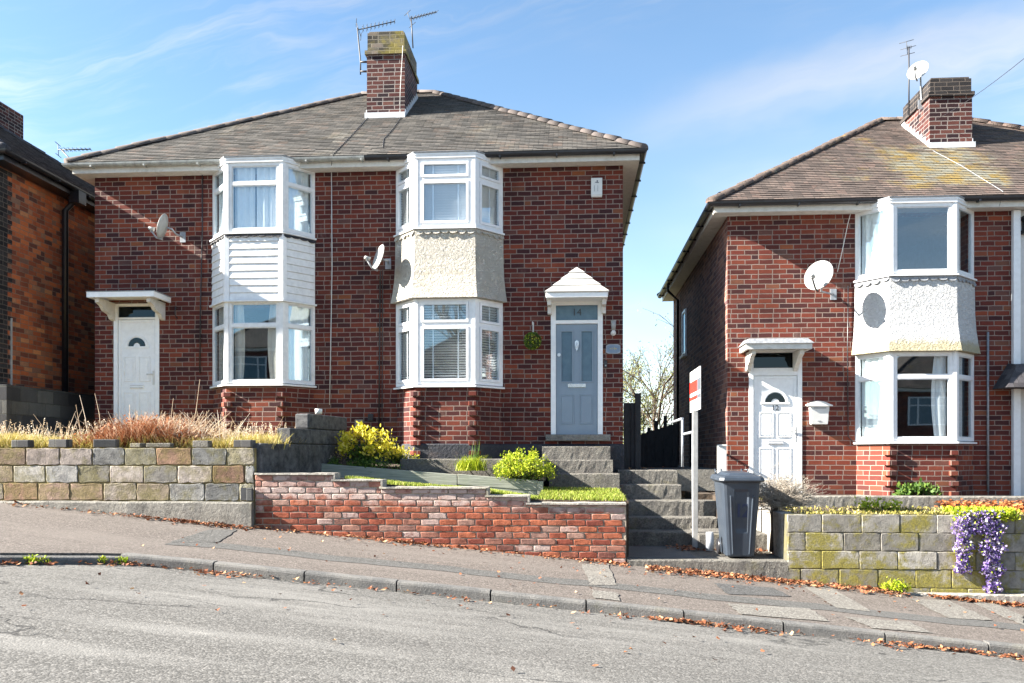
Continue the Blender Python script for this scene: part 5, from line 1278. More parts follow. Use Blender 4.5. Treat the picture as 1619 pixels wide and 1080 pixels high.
for pts, rr in (([pp(1079, 738, -.95), pp(1079, 664, -.95)], .02), ([pp(1062, 668, 0), pp(1079, 662, -.95)], .022), ([pp(1096, 812, -1.5), pp(1096, 686, -1.5)], .022), ([pp(1079, 687, -.96), pp(1097, 683, -1.5)], .022), ([pp(1096, 692, -1.5), pp(1101, 745, -2.3), pp(1101, 806, -2.3)], .016)):
    m = MB(); m.tube(pts, rr, 8); t.part('rail', m, 'galvanised_steel')
t = Thing('sale_board', 'white post with red and white estate agent board seen edge-on by the steps', 'sign', (1.7, -2.45, -1.1))
bx = X(1099, -2.5); m = MB(); m.box(bx-.036, bx+.036, -2.53, -2.46, -1.32, .66); t.part('post', m, 'weathered_post', bevel=.004)
xb = bx-.0; Yn, Yf = -3.0, -2.02; zT, zB = 1.20, .62
bo = P(1107, 578, -3.0); xn = bo.x; xf = X(1091, -2.02)
d_ = Vector((xf-xn, .98, 0)); nn = Vector((-d_.y, d_.x, 0)).normalized()
m = MB(); m.obox((xn, Yn, zB), d_, nn*-.01, (0, 0, zT-zB)); bd = t.part('board', m, 'sign_white')
def band(u0, u1, v0, v1, mt, nm):
    m = MB(); o_ = Vector((xn, Yn, zB))+d_*u0+Vector((0, 0, (zT-zB)*v0)); m.obox(o_+nn*.0005, d_*(u1-u0), nn*.0025, (0, 0, (zT-zB)*(v1-v0))); t.part(nm, m, mt, bd)
band(.28, 1, .46, .74, 'sign_red', 'red_band'); band(0, .275, .46, .74, 'sign_grey', 'grey_band'); band(.28, 1, .28, .37, 'sign_red', 'red_band'); band(0, .275, .28, .37, 'sign_grey', 'grey_band')
m = MB(); m.box(X(1136, -.5), X(1149, -.5), -.5, -.36, -.9, Z(1142, 706, -.5)); m.box(X(1135.4, -.5), X(1149.6, -.5), -.51, -.35, Z(1142, 706, -.5)+.001, Z(1142, 703, -.5)); single('utility_box', m, 'white_plastic', 'tall narrow white cabinet at the corner of house 12 behind the bin', 'utility box', (2.3, -.43, -.8), bevel=.006)
m = MB(); c = P(1122, 868, -3.35); m.tube([c+Vector((0, 0, -.02)), c+Vector((.005, 0, .10)), c+Vector((.0, 0, .22))], [.05, .052, .048], 12); single('pipe_stub', m, 'galvanised_steel', 'short grey pipe stub standing left of the wheelie bin', 'pipe', c)

# ------------------------------------------------------------------ wheelie bin
def wheelie_bin():
    Yf = -3.62; zb = -1.305; x0b, x1b = X(1149, Yf), X(1194, Yf); x0t, x1t = X(1142, Yf-.08), X(1203, Yf-.08); H = 1.0
    t = Thing('wheelie_bin', 'blue-grey wheelie bin painted with the number 12 standing by the steps', 'bin', ((x0b+x1b)/2, Yf+.3, zb))
    yb0, yb1, yt0, yt1 = Yf, Yf+.50, Yf-.10, Yf+.62
    def lerp(a, b, s): return a+(b-a)*s
    def ring(s, ins=0.0, rib=0.0):
        x0, x1, y0, y1 = lerp(x0b, x0t, s)+ins, lerp(x1b, x1t, s)-ins, lerp(yb0, yt0, s)+ins, lerp(yb1, yt1, s)-ins; z = zb+.02+H*s; c = .045
        mx = (x0+x1)/2; w_ = (x1-x0)
        return [(x0+c, y0, z), (x0+w_*.30, y0, z), (x0+w_*.34, y0+rib, z), (x0+w_*.66, y0+rib, z), (x0+w_*.70, y0, z), (x1-c, y0, z), (x1-.012, y0+.012, z), (x1, y0+c, z), (x1, y1-c, z), (x1-c, y1, z), (x0+c, y1, z), (x0, y1-c, z), (x0, y0+c, z), (x0+.012, y0+.012, z)]
    m = MB(); rings = [ring(0, .01, .0), ring(.02, 0, 0), ring(.3, 0, .0), ring(.36, 0, .014), ring(.82, 0, .018), ring(.86, 0, 0), ring(.94, 0, 0), ring(.945, -.016, 0), ring(1.0, -.018, 0)]
    k = len(rings[0]); o = 0; m.v = [p for rg in rings for p in rg]
    for i in range(len(rings)-1):
        for j in range(k): m.f.append([i*k+j, i*k+(j+1) % k, (i+1)*k+(j+1) % k, (i+1)*k+j]); m.sm.append(False); m.mi.append(0)
    m.f.append(list(range(k))[::-1]); m.sm.append(False); m.mi.append(0)
    body = t.part('body', m, 'bin_plastic', bevel=.004)
    for f_ in (.22, .80):
        m = MB(); xa = lerp(x0b, x1b, f_); xb_ = lerp(x0t, x1t, f_)
        m.add([(xa-.012, yb0-.001, zb+.05), (xa+.012, yb0-.001, zb+.05), (xb_+.012, lerp(yb0, yt0, .8)-.001, zb+.8), (xb_-.012, lerp(yb0, yt0, .8)-.001, zb+.8), (xa-.007, yb0-.016, zb+.06), (xa+.007, yb0-.016, zb+.06), (xb_+.007, lerp(yb0, yt0, .8)-.014, zb+.79), (xb_-.007, lerp(yb0, yt0, .8)-.014, zb+.79)], [(4, 5, 6, 7), (0, 4, 7, 3), (1, 2, 6, 5), (0, 1, 5, 4), (3, 7, 6, 2)])
        t.part('rib', m, 'bin_plastic', body, bevel=.004)
    # lid with raised crown, lip and two hinge lugs
    zl = zb+.02+H; lx0, lx1, ly0, ly1 = x0t-.035, x1t+.035, yt0-.045, yt1+.03
    m = MB(); sec = [(0, zl-.045), (-.008, zl-.03), (0, zl+.0), (.02, zl+.022), (.07, zl+.032), (.12, zl+.060), (.17, zl+.066)]
    rg = []
    for ins, z in sec:
        x0, x1, y0, y1 = lx0+ins, lx1-ins, ly0+ins, ly1-ins*.8; c = max(.012, .05-ins*.2); z2 = z+.012
        rg.append([(x0+c, y0, z), (x1-c, y0, z), (x1, y0+c, z), (x1, y1-c, z2), (x1-c, y1, z2), (x0+c, y1, z2), (x0, y1-c, z2), (x0, y0+c, z)])
    m.v = [p for q in rg for p in q]
    for i in range(len(rg)-1):
        for j in range(8): m.f.append([i*8+j, i*8+(j+1) % 8, (i+1)*8+(j+1) % 8, (i+1)*8+j]); m.sm.append(False); m.mi.append(0)
    m.f.append([(len(rg)-1)*8+j for j in range(8)]); m.sm.append(False); m.mi.append(0); m.f.append(list(range(8))[::-1]); m.sm.append(False); m.mi.append(0)
    lid = t.part('lid', m, 'bin_plastic', bevel=.005)
    for xx in (lx0+.06, lx1-.14):
        m = MB(); m.tube([(xx, ly1-.10, zl+.05), (xx, ly1-.03, zl+.095), (xx+.08, ly1-.03, zl+.095), (xx+.08, ly1-.10, zl+.05)], .013, 8); t.part('handle', m, 'bin_plastic', lid)
    for xx in (x0b-.03, x1b-.01):
        m = MB(); m.tube([(xx, yb1+.02, zb+.10), (xx+.045, yb1+.02, zb+.10)], .10, 20); t.part('wheel', m, 'dark_plastic')
    zn = zb+.60; yn = lerp(yb0, yt0, .60)+.0165; ybn = .10/H
    t.part('painted_number', place_text('1', .24, (lerp(x0b, x1b, .40), yn-.004, zn), up=(0, -ybn, 1), ext=.0015, bold=.004), 'number_paint', body)
    t.part('painted_number', place_text('2', .24, (lerp(x0b, x1b, .66), yn-.004, zn), up=(0, -ybn, 1), ext=.0015, bold=.004), 'number_paint', body)
wheelie_bin()

# ------------------------------------------------------------------ things fixed to the walls
def dish(name, label, c, facing, size, wallpt, lnb_dir, mt='dish_grey', group='satellite dishes on the houses'):
    t = Thing(name, label, 'satellite dish', wallpt, group)
    n = Vector(facing).normalized(); s_ = n.cross(Vector((0, 0, 1))).normalized(); u = s_.cross(n).normalized(); c = Vector(c)
    m = MB(); rings = []; K = 28; J = 6
    for side in (0, 1):
        for j in range(J+1):
            rr = size/2*j/J; dep = .13*size*((j/J)**2)-.13*size*.3-(0.006 if side else 0)
            rings.append([c+n*dep+(s_*math.cos(2*math.pi*k/K)*rr*1.0+u*math.sin(2*math.pi*k/K)*rr*1.08) for k in range(K)])
    m.v = [tuple(p) for q in rings for p in q]
    def q4(a, b, fl):
        for k in range(K):
            f = [a*K+k, a*K+(k+1) % K, b*K+(k+1) % K, b*K+k]; m.f.append(f[::-1] if fl else f); m.sm.append(True); m.mi.append(0)
    for j in range(J): q4(j, j+1, True); q4(J+1+j, J+2+j, False)
    q4(J, 2*J+1, True)
    t.part('reflector', m, mt, fix=False)
    low = c-u*size*.53; seed_ = size > .45; lp = c+n*size*.50-u*size*.22+s_*0.0
    m = MB(); m.tube([low-n*.02, low+n*.08, lp-u*.03], .015, 6); t.part('feed_arm', m, 'dark_plastic' if seed_ else 'lead')
    m = MB(); m.tube([lp+n*.05, lp-n*.045], [.026, .038], 10); m.tube([lp+n*.0-u*.01, lp+n*.0-u*.05], .016, 8); t.part('receiver', m, mt)
    wp_ = Vector(wallpt); b0 = c-n*size*.12
    m = MB(); m.tube([b0, b0-n*.08, Vector((b0.x-n.x*.08, b0.y*.5+wp_.y*.5, wp_.z+.02)), wp_], .016, 8); m.box(wp_.x-.05, wp_.x+.05, wp_.y-.012, wp_.y, wp_.z-.09, wp_.z+.09); t.part('bracket', m, 'lead' if mt != 'dish_grey' else 'galvanised_steel')
    return t
c = P(260, 359, -.32); dish('satellite_dish', 'edge-on white satellite dish on the brick wall above the left white door', c, (-1, -.10, .28), .41, (c.x+.18, -.001, c.z-.10), None)
c = P(601, 408, -.36); dish('satellite_dish', 'satellite dish beside the pebbledashed bay, black cable dropping from it', c, (-.80, -.55, .28), .42, (c.x+.06, -.001, c.z-.02), None)
c = P(1296, 437, -.42); dish('satellite_dish', 'oval satellite dish on the brick wall left of the bay of house 12', c, (-.62, -.72, .30), .485, (c.x+.34, -.001, c.z-.22), None)
c = P(1452, 113, CB[2]+.3); dish('satellite_dish', 'pale satellite dish on a pole against the right hand chimney', c, (-.60, -.72, .40), .40, (CB[0]-.03, CB[2]+.35, c.z-.62), None)

def aerial(name, label, mast, boom0, boom1, n, el, base, group='television aerials'):
    t = Thing(name, label, 'aerial', base, group); m = MB(); m.tube(mast, .014, 6); t.part('mast', m, 'dark_iron')
    a, b = Vector(boom0), Vector(boom1); m = MB(); m.tube([a, b], .010, 6); d = (b-a).normalized(); s_ = d.cross(Vector((0, 0, 1))).normalized(); u = s_.cross(d)
    bm_ = t.part('boom', m, 'dark_iron')
    m = MB()
    for i in range(n):
        p = a.lerp(b, .12+.88*i/(n-1)); e = el*(1-.45*i/n); m.tube([p-s_*e, p+s_*e], .005, 5)
        m.tube([p-u*e*.35, p+u*e*.35], .004, 5)
    m.tube([a-u*el*.9-s_*el, a+s_*el-u*el*.9], .006, 5); m.tube([a+u*el*.9-s_*el, a+s_*el+u*el*.9], .006, 5); m.tube([a-u*el*.9, a+u*el*.9], .006, 5)
    t.part('elements', m, 'dark_iron', bm_)
YA = CA[2]+.2
aerial('tv_aerial', 'television aerial on a leaning mast left of the mossy chimney', [P(570, 118, YA), P(570, 98, YA), P(565, 44, YA)], P(567, 47, YA), P(624, 34, YA+.2), 9, .16, P(580, 105, YA))
m = MB(); m.tube([P(570, 98, YA), P(581, 98, YA)], .02, 6); m.tube([P(570, 113, YA), P(581, 113, YA)], .02, 6); o = m.build('mast_bracket', 'dark_iron'); o['label'] = 'pair of dark clamps holding the leaning mast to the chimney'; o['category'] = 'bracket'
YR = CA[3]
aerial('tv_aerial', 'thin television aerial behind the right of the mossy chimney', [P(653, 76, YR), P(650, 26, YR)], P(648, 30, YR), P(690, 19, YR+.4), 9, .14, P(653, 76, YR))
aerial('tv_aerial', 'low television aerial on a white cranked pole by the left eaves', [P(131, 264, .6), P(121, 262, .6), P(113, 254, .6), P(98, 238, .6)], P(92, 237, .6), P(143, 236, .7), 8, .12, P(131, 264, .6))
aerial('tv_aerial', 'small television aerial on a tall pole left of the right hand chimney', [P(1437, 182, CB[2]+.5), P(1437, 74, CB[2]+.5)], P(1434, 76, CB[2]+.5), P(1441, 74, CB[2]+.8), 4, .13, P(1437, 182, CB[2]+.5))

def wire(name, label, pts, r, mt, cat='cable', group=None):
    m = MB(); m.tube(pts, r, 6); return single(name, m, mt, label, cat, pts[-1], group=group)
def sagw(a, b, sag, n=14): return [a.lerp(b, i/n)-Vector((0, 0, sag*4*(i/n)*(1-i/n))) for i in range(n+1)]
wire('cable', 'thin white cable running down the brick between the two bays', [P(524, 262, -.02), P(525, 420, -.02), P(523, 540, -.02), P(521, 640, -.02)], .007, 'white_plastic')
wire('cable', 'thick black cable dropping from the dish to the ground beside the bay', [P(602, 428, -.2), P(601, 445, -.025), P(600, 560, -.025), P(599, 690, -.025)], .011, 'dark_plastic')
wire('cable', 'second black cable down the wall just left of the pebbledashed bay', [P(605, 426, -.15), P(605, 450, -.025), P(604, 680, -.025), P(596, 688, -.025)], .007, 'dark_plastic')
wire('cable', 'dark cable down the brick left of the clad bay', [P(320, 262, -.02), P(320, 360, -.02), P(317, 480, -.02), P(316, 590, -.02)], .010, 'dark_plastic')
wire('cable', 'white cable looping from the gutter to the dish of house 12', [P(1346, 333, -.1), P(1341, 352, -.02), P(1332, 395, -.02), P(1324, 430, -.03)], .006, 'white_plastic')
wire('cable', 'black cable and joint down the brick left of the bay of house 12', [P(1341, 452, -.02), P(1340, 560, -.02), P(1341, 690, -.02), P(1352, 702, -.02)], .009, 'dark_plastic')
wire('waste_pipe', 'slim grey pipe up the brick right of the bay of house 12', [P(1562, 525, -.03), P(1562, 778, -.03)], .018, 'lead', 'pipe')
def roof_pt(px, py, ze, sl): p = roof_hit(px, py, -RO, ze, sl); p.z += .022; return p
wire('cable', 'cable lying down the grey tiles from the left of the chimney', [roof_pt(583, 186, AZE+.02, slA), roof_pt(560, 212, AZE+.02, slA), roof_pt(526, 247, AZE+.02, slA), P(524, 262, -.3)], .006, 'dark_plastic')
wire('cable', 'cable lying down the grey tiles from the middle of the chimney', [roof_pt(634, 187, AZE+.02, slA), roof_pt(622, 205, AZE+.02, slA), roof_pt(607, 222, AZE+.02, slA), roof_pt(605, 236, AZE+.02, slA)], .006, 'dark_plastic')
wire('cable', 'pale cable lying across the mossy brown tiles from the right chimney', [roof_pt(1475, 240, BZE+.02, slB), roof_pt(1520, 264, BZE+.02, slB), roof_pt(1586, 305, BZE+.02, slB), P(1580, 326, -.3)], .005, 'lead')
wire('cable', 'white cable down the front of the mossy chimney', [P(637, 72, CA[2]-.06), P(636, 90, CA[2]-.02), P(633, 140, CA[2]-.02), P(632, 178, CA[2]-.02)], .005, 'white_plastic')
wire('overhead_wire', 'thin overhead wire rising right from the right hand chimney', sagw(P(1482, 188, CB[2]-.05), P(1900, -160, -8), .15), .004, 'dark_plastic', 'wire')

# alarm box
t = Thing('alarm_box', 'white burglar alarm box high on the brick right of the bay', 'alarm', P(943, 298, 0))
a, b = P(934.5, 313, 0), P(952, 283, 0); m = MB(); m.box(a.x, b.x, -.07, -.001, a.z+.03, b.z); m.add([(a.x+.01, -.06, a.z), (b.x-.01, -.06, a.z), (b.x-.01, -.002, a.z), (a.x+.01, -.002, a.z), (a.x, -.07, a.z+.0295), (b.x, -.07, a.z+.0295), (b.x, -.001, a.z+.0295), (a.x, -.001, a.z+.0295)], [(0, 3, 2, 1), (0, 1, 5, 4), (1, 2, 6, 5), (2, 3, 7, 6), (3, 0, 4, 7)])
bd = t.part('housing', m, 'white_plastic', bevel=.006)
cx_, cz_ = (a.x+b.x)/2, (a.z+b.z)/2; m = MB(); m.tube([(cx_+.01, -.0715, b.z-.055), (cx_+.01, -.0725, b.z-.055)], .014, 10); m.add([(cx_-.035, -.0715, b.z-.08), (cx_+.03, -.0715, b.z-.09), (cx_+.04, -.0715, b.z-.075), (cx_-.02, -.0715, b.z-.068)], [(0, 1, 2, 3)])
m.box(cx_-.042, cx_-.036, -.0718, -.0703, cz_-.07, cz_+.03); m.box(cx_+.016, cx_+.022, -.0718, -.0703, cz_-.07, cz_+.03); t.part('emblem', m, 'sign_grey', bd)
# lamp, plaque, bell
t = Thing('wall_lamp', 'white outdoor wall lamp right of the blue-grey door', 'lamp', P(970, 520, 0)); c = P(970, 520, -.09)
m = MB(); m.tube([c+Vector((0, 0, -.02)), c+Vector((0, 0, .13))], [.034, .044], 14); m.tube([c+Vector((0, 0, .131)), c+Vector((0, 0, .145))], .048, 14); t.part('lamp_shade', m, 'dish_grey')
m = MB(); m.tube([c+Vector((0, 0, -.11)), c+Vector((0, 0, -.08)), c+Vector((0, 0, -.045)), c+Vector((0, 0, -.022))], [.014, .036, .036, .02], 12); m.tube([c+Vector((0, .0, -.06)), c+Vector((0, .089, -.06))], .016, 8); m.tube([(c.x, -.02, c.z-.06), (c.x, -.001, c.z-.06)], .045, 14); t.part('arm', m, 'white_plastic')
t = Thing('house_plaque', 'blue slate plaque with a pale rim on the brick by the blue-grey door', 'plaque', P(969, 552, 0)); c = P(969.5, 552, 0)
def octa(w_, h_, c_): return [(-w_, -h_+c_), (-w_*.6, -h_), (w_*.6, -h_), (w_, -h_+c_), (w_, h_-c_), (w_*.6, h_), (-w_*.6, h_), (-w_, h_-c_)]
def plate(w_, h_, c_, y0, y1):
    p = octa(w_, h_, c_); m = MB(); m.add([(c.x+x, y0, c.z+z) for x, z in p]+[(c.x+x, y1, c.z+z) for x, z in p], [tuple(range(8)), tuple(range(8, 16))[::-1]]+[(i, 8+i, 8+(i+1) % 8, (i+1) % 8) for i in range(8)]); return m
rim = t.part('rim', plate(.122, .078, .02, -.016, -.001), 'galvanised_steel', fix=True); t.part('slate', plate(.108, .064, .02, -.0195, -.0162), 'slate_plaque', rim, fix=True)
m = place_text('14', .07, (c.x, -.0200, c.z+.005), ext=.0008); m.box(c.x-.06, c.x-.03, -.0205, -.0196, c.z-.004, c.z+.010); m.box(c.x+.035, c.x+.06, -.0205, -.0196, c.z-.006, c.z+.012); t.part('lettering', m, 'gold_paint', rim)
c = P(957.5, 576, 0); m = MB(); m.box(c.x-.025, c.x+.025, -.028, -.001, c.z-.065, c.z+.065); t = Thing('doorbell', 'small black video doorbell on the brick below the plaque', 'doorbell', c); bd = t.part('housing', m, 'dark_plastic', bevel=.012)
m = MB(); m.tube([(c.x, -.0285, c.z-.025), (c.x, -.031, c.z-.025)], .014, 12); t.part('button', m, 'dish_grey', bd)
# hanging topiary ball
t = Thing('hanging_ball', 'round green topiary ball hanging from a wall bracket left of the blue-grey door', 'hanging plant', P(842, 510, 0)); c = P(842, 539, -.2)
m = MB(); r = random.Random(5)
for i in range(1500):
    d = Vector((r.gauss(0, 1), r.gauss(0, 1), r.gauss(0, 1))).normalized(); p = c+d*(.125+r.uniform(0, .028)); q = Vector((r.gauss(0, 1), r.gauss(0, 1), r.gauss(0, 1))).normalized(); a_ = d.cross(q).normalized(); b_ = (d*.6+q*.4).normalized(); s_ = .016
    m.quad(p-a_*s_*.6, p+b_*s_*.5, p+a_*s_*.6, p-b_*s_*.8)
t.part('foliage', m, 'green_leaf')
m = MB()
for i in range(90):
    d = Vector((r.gauss(0, 1), r.gauss(0, 1)-.6, r.gauss(0, 1))).normalized(); p = c+d*.155; s_ = .012; a_ = d.cross(Vector((0, 0, 1))).normalized(); b_ = d.cross(a_); m.quad(p-a_*s_, p+b_*s_, p+a_*s_, p-b_*s_)
t.part('blossom', m, 'lime_leaf')
m = MB(); m.tube([(c.x+c.x*0, -.2, c.z+.13), (c.x, -.2, c.z+.27)], .004, 5); t.part('cord', m, 'lead')
m = MB(); m.tube([(c.x, -.001, c.z+.20), (c.x, -.10, c.z+.22), (c.x, -.17, c.z+.33), (c.x, -.20, c.z+.31), (c.x, -.2, c.z+.27)], .009, 8); m.box(c.x-.014, c.x+.014, -.012, -.001, c.z+.14, c.z+.34); t.part('bracket', m, 'white_plastic')
# mailbox of 12
t = Thing('mailbox', 'white arched mailbox on the brick right of door 12', 'mailbox', P(1296, 654, 0)); a, b = P(1281, 671, -.1), P(1311, 641, -.1)
m = MB(); m.add([(a.x+.02, -.10, a.z), (b.x-.02, -.10, a.z), (b.x, -.12, b.z), (a.x, -.12, b.z), (a.x+.02, -.001, a.z), (b.x-.02, -.001, a.z), (b.x, -.001, b.z), (a.x, -.001, b.z)], [(0, 1, 2, 3), (5, 4, 7, 6), (0, 4, 5, 1), (1, 5, 6, 2), (2, 6, 7, 3), (3, 7, 4, 0)]); bd = t.part('body', m, 'white_plastic', bevel=.006)
m = MB(); pr = [(a.x-.05, b.z-.015), (a.x-.045, b.z+.005)]+[(a.x-.02+(b.x-a.x+.04)*k/10, b.z+.012+.055*math.sin(math.pi*k/10)) for k in range(11)]+[(b.x+.045, b.z+.005), (b.x+.05, b.z-.015)]; n = len(pr)
m.add([(x, -.145, z) for x, z in pr]+[(x, -.001, z+.02) for x, z in pr], [tuple(range(n))[::-1], tuple(range(n, 2*n))]+[(i, (i+1) % n, n+(i+1) % n, n+i) for i in range(n)]); t.part('lid', m, 'white_plastic', bd, fix=True)
m = MB(); m.box((a.x+b.x)/2-.035, (a.x+b.x)/2+.02, -.108, -.098, a.z+.05, a.z+.06); m.box((a.x+b.x)/2-.10, (a.x+b.x)/2+.10, -.125, -.117, b.z-.05, b.z-.035); t.part('slot', m, 'lead', bd)
# small wall fittings
m = MB(); a = P(587, 660, 0); m.box(a.x-.05, a.x+.04, -.05, -.001, a.z-.06, a.z+.06); single('junction_box', m, 'dark_plastic', 'small black junction box low on the wall by the black cables', 'junction box', a, bevel=.006)
m = MB(); a = P(568, 673, 0)
for i in range(6): m.box(a.x-.06, a.x+.05, -.014, -.001, a.z-.09+i*.03, a.z-.09+i*.03+.022)
m.box(a.x-.075, a.x-.061, -.016, -.001, a.z-.1, a.z+.1); m.box(a.x+.051, a.x+.065, -.016, -.001, a.z-.1, a.z+.1); m.box(a.x-.0755, a.x+.0655, -.006, -.0008, a.z-.105, a.z+.105); single('air_vent', m, 'pale_concrete', 'pale louvred air vent low on the wall behind the yellow shrub', 'vent', a)
m = MB(); a = P(280, 497, 0); m.tube([(a.x, -.001, a.z+.1), (a.x, -.06, a.z+.12), (a.x, -.08, a.z+.02), (a.x, -.05, a.z-.06), (a.x, -.001, a.z-.07)], .010, 6); single('wall_hook', m, 'dark_iron', 'black iron wall hook right of the left white door', 'hook', a)
m = MB(); a = P(1615, 356, 0); m.box(a.x-.03, a.x+.12, -.16, -.012, a.z+.06, a.z+.12); m.box(a.x-.0, a.x+.10, -.14, -.02, a.z-.1, a.z+.059); m.box(a.x-.02, a.x+.12, -.15, -.012, a.z-.16, a.z-.101); single('wall_lantern', m, 'dark_plastic', 'black lantern on the white rendered wall at the right edge', 'lamp', a)
m = MB(); a = P(510, 651, -2.0); c = Vector((a.x, -2.2, .612)); m.tube([c, c+Vector((0, 0, .075))], [.05, .055], 12); single('flower_pot', m, 'white_plastic', 'little white pot standing on the top of the dark stepped wall', 'pot', c)

# ------------------------------------------------------------------ vegetation
def leaf_quad(m, p, r, s_, asp=.55, up=None):
    d = Vector((r.gauss(0, 1), r.gauss(0, 1), r.gauss(0, 1)))
    if up is not None: d = d*.6+Vector(up)
    d.normalize(); q = Vector((r.gauss(0, 1), r.gauss(0, 1), r.gauss(0, 1))); a_ = d.cross(q).normalized()*s_*asp*.5; b_ = d*s_
    m.quad(p, p+b_*.5+a_, p+b_, p+b_*.5-a_)
def shrub(label, name, cat, base, rx, ry, h, ntip, nleaf, ls, leafmat, seed, stemmat='bark', clump=.07, under=None, group=None, asp=.55):
    t = Thing(name, label, cat, base, group); r = random.Random(seed); base = Vector(base); st = MB(); lf = MB(); un = MB()
    for i in range(ntip):
        a = r.uniform(0, 2*math.pi); rad = math.sqrt(r.random()); hh = h*(1-.55*rad**2)*r.uniform(.45, 1.0)
        tip = base+Vector((math.cos(a)*rx*rad, math.sin(a)*ry*rad, hh)); midp = base.lerp(tip, .5)+Vector((r.uniform(-.03, .03), r.uniform(-.03, .03), -.02))
        st.tube([base+Vector((r.uniform(-.04, .04), r.uniform(-.04, .04), 0)), midp, tip], [.008, .005, .003], 4, cap=False)
        for k in range(nleaf):
            p = tip+Vector((r.gauss(0, clump), r.gauss(0, clump), r.gauss(0, clump*.9))); leaf_quad(lf, p, r, ls*r.uniform(.6, 1.3), asp, up=(0, 0, .5))
        if under:
            for k in range(nleaf//2): leaf_quad(un, base.lerp(tip, r.uniform(.2, .75))+Vector((r.gauss(0, clump), r.gauss(0, clump), r.gauss(0, clump*.5))), r, ls, asp)
    t.part('stem', st, stemmat); t.part('foliage', lf, leafmat)
    if under: t.part('inner_foliage', un, under)
    return t
b = P(580, 738, -1.6); shrub('tall bright yellow-leaved shrub beside the dark stepped wall', 'garden_shrub', 'shrub', (b.x-.02, -1.6, -.15), .44, .26, .66, 34, 36, .066, 'yellow_leaf', 1, clump=.046, under='green_leaf', group='yellow shrubs in the raised bed')
b = P(630, 728, -1.2); shrub('small low yellow shrub under the left corner of the pebbledashed bay', 'garden_shrub', 'shrub', (b.x, -1.2, -.12), .28, .2, .26, 20, 30, .045, 'yellow_leaf', 2, clump=.045, under='green_leaf', group='yellow shrubs in the raised bed')
b = P(828, 762, -1.9); shrub('lime green spiky shrub spilling over the planks beside the door steps', 'garden_shrub', 'shrub', (b.x, -1.85, -.42), .44, .30, .52, 85, 44, .036, 'lime_leaf', 3, clump=.04, under='green_leaf', group='yellow shrubs in the raised bed')
b = P(518, 728, -1.5); shrub('grey-brown dried heather at the foot of the dark stepped wall', 'heather', 'shrub', (b.x, -1.6, -.16), .25, .2, .26, 26, 26, .03, 'grey_leaf', 4, clump=.035, under='green_leaf')
b = P(500, 735, -1.9); shrub('low dark green plants behind the left end of the planks', 'ground_plant', 'plant', (b.x+.2, -1.8, -.18), .5, .14, .10, 26, 26, .04, 'green_leaf', 6, clump=.04)
b = P(648, 735, -1.8); shrub('low dark green plants under the tall yellow shrub', 'ground_plant', 'plant', (P(590,738,-1.8).x, -1.85, -.22), .4, .12, .12, 26, 26, .04, 'green_leaf', 7, clump=.04)
b = P(1455, 790, -.9); shrub('green leafy weed against the brick base of the bay of house 12', 'ground_plant', 'plant', (b.x, -.85, -.70), .30, .14, .24, 26, 28, .075, 'green_leaf', 8, clump=.05)
b = P(1390, 792, -2.0); shrub('small green weed in the moss behind the block wall', 'ground_plant', 'plant', (X(1385, -2.2), -2.3, -.79), .3, .14, .12, 16, 20, .055, 'lime_leaf', 9, clump=.05)
b = P(345, 690, -.9); shrub('green weed among dry grass below the clad bay', 'ground_plant', 'plant', (X(303, -1.2), -1.2, .07), .25, .2, .30, 22, 26, .07, 'lime_leaf', 10, clump=.05)
shrub('green weed growing at the foot of the mossy block wall', 'ground_plant', 'plant', on_pave(1415, 938), .14, .08, .12, 14, 22, .045, 'lime_leaf', 11, clump=.03)
shrub('small green weed by the left end of the mossy block wall', 'ground_plant', 'plant', on_pave(1262, 915), .10, .06, .06, 10, 18, .04, 'green_leaf', 12, clump=.02)
for i, (px, py, lb) in enumerate(((16, 884, 'leftmost green weed growing in the kerb'), (40, 884, 'second green weed growing in the kerb'), (135, 884, 'third green weed growing in the kerb'), (170, 884, 'rightmost green weed growing in the kerb'))):
    q = on_pave(px, py); shrub(lb, 'kerb_weed', 'weed', (q[0], kerb_y(q[0])-.13, q[2]-.09), .05, .03, .07, 7, 12, .032, 'lime_leaf', 20+i, clump=.015, group='weeds growing along the kerb')
# grass tuft
def blades(m, x, y, z, r, h, lean=.35, w_=.006, az=None):
    a = r.uniform(0, 2*math.pi) if az is None else az; d = Vector((math.cos(a), math.sin(a), 0)); s_ = Vector((-d.y, d.x, 0))*w_; p = Vector((x, y, z)); hh = h*r.uniform(.6, 1.15); l = lean*hh*r.uniform(.3, 1.3)
    q = p+d*l*.3+Vector((0, 0, hh*.55)); e = p+d*l+Vector((0, 0, hh)); m.add([p-s_, p+s_, q+s_*.7, q-s_*.7, e], [(0, 1, 2, 3), (3, 2, 4)])
t = Thing('grass_tuft', 'spiky green grass tuft on the path edge above the planks', 'plant', P(745, 738, -1.4)); m = MB(); r = random.Random(3); c = P(745, 742, -1.7)
for i in range(420): blades(m, c.x+r.gauss(0, .10), c.y+r.gauss(0, .05), c.z-.02, r, .22, .8, .005)
t.part('blade', m, 'lime_leaf'); m = MB()
for i in range(30): blades(m, c.x+.08+r.gauss(0, .05), c.y+r.gauss(0, .04), c.z, r, .42, .15, .006)
t.part('tall_blade', m, 'green_leaf')
# lawn
m = MB(); r = random.Random(9)
for i in range(26000):
    x = r.uniform(-3.0, .70); y = r.uniform(-3.56, -2.02 if x < pb.x else -1.27); z = lawn_z(x)-.02+(lawn_back(x)-lawn_z(x)+.02)*(y+3.569)/2.369-.004
    if x < -1.7 and r.random() < .55: continue
    blades(m, x, y, z, r, .055, .6, .005)
stuff('lawn_grass', m, 'lawn_grass', 'bright green strip of short grass behind the stepped brick wall', 'grass')
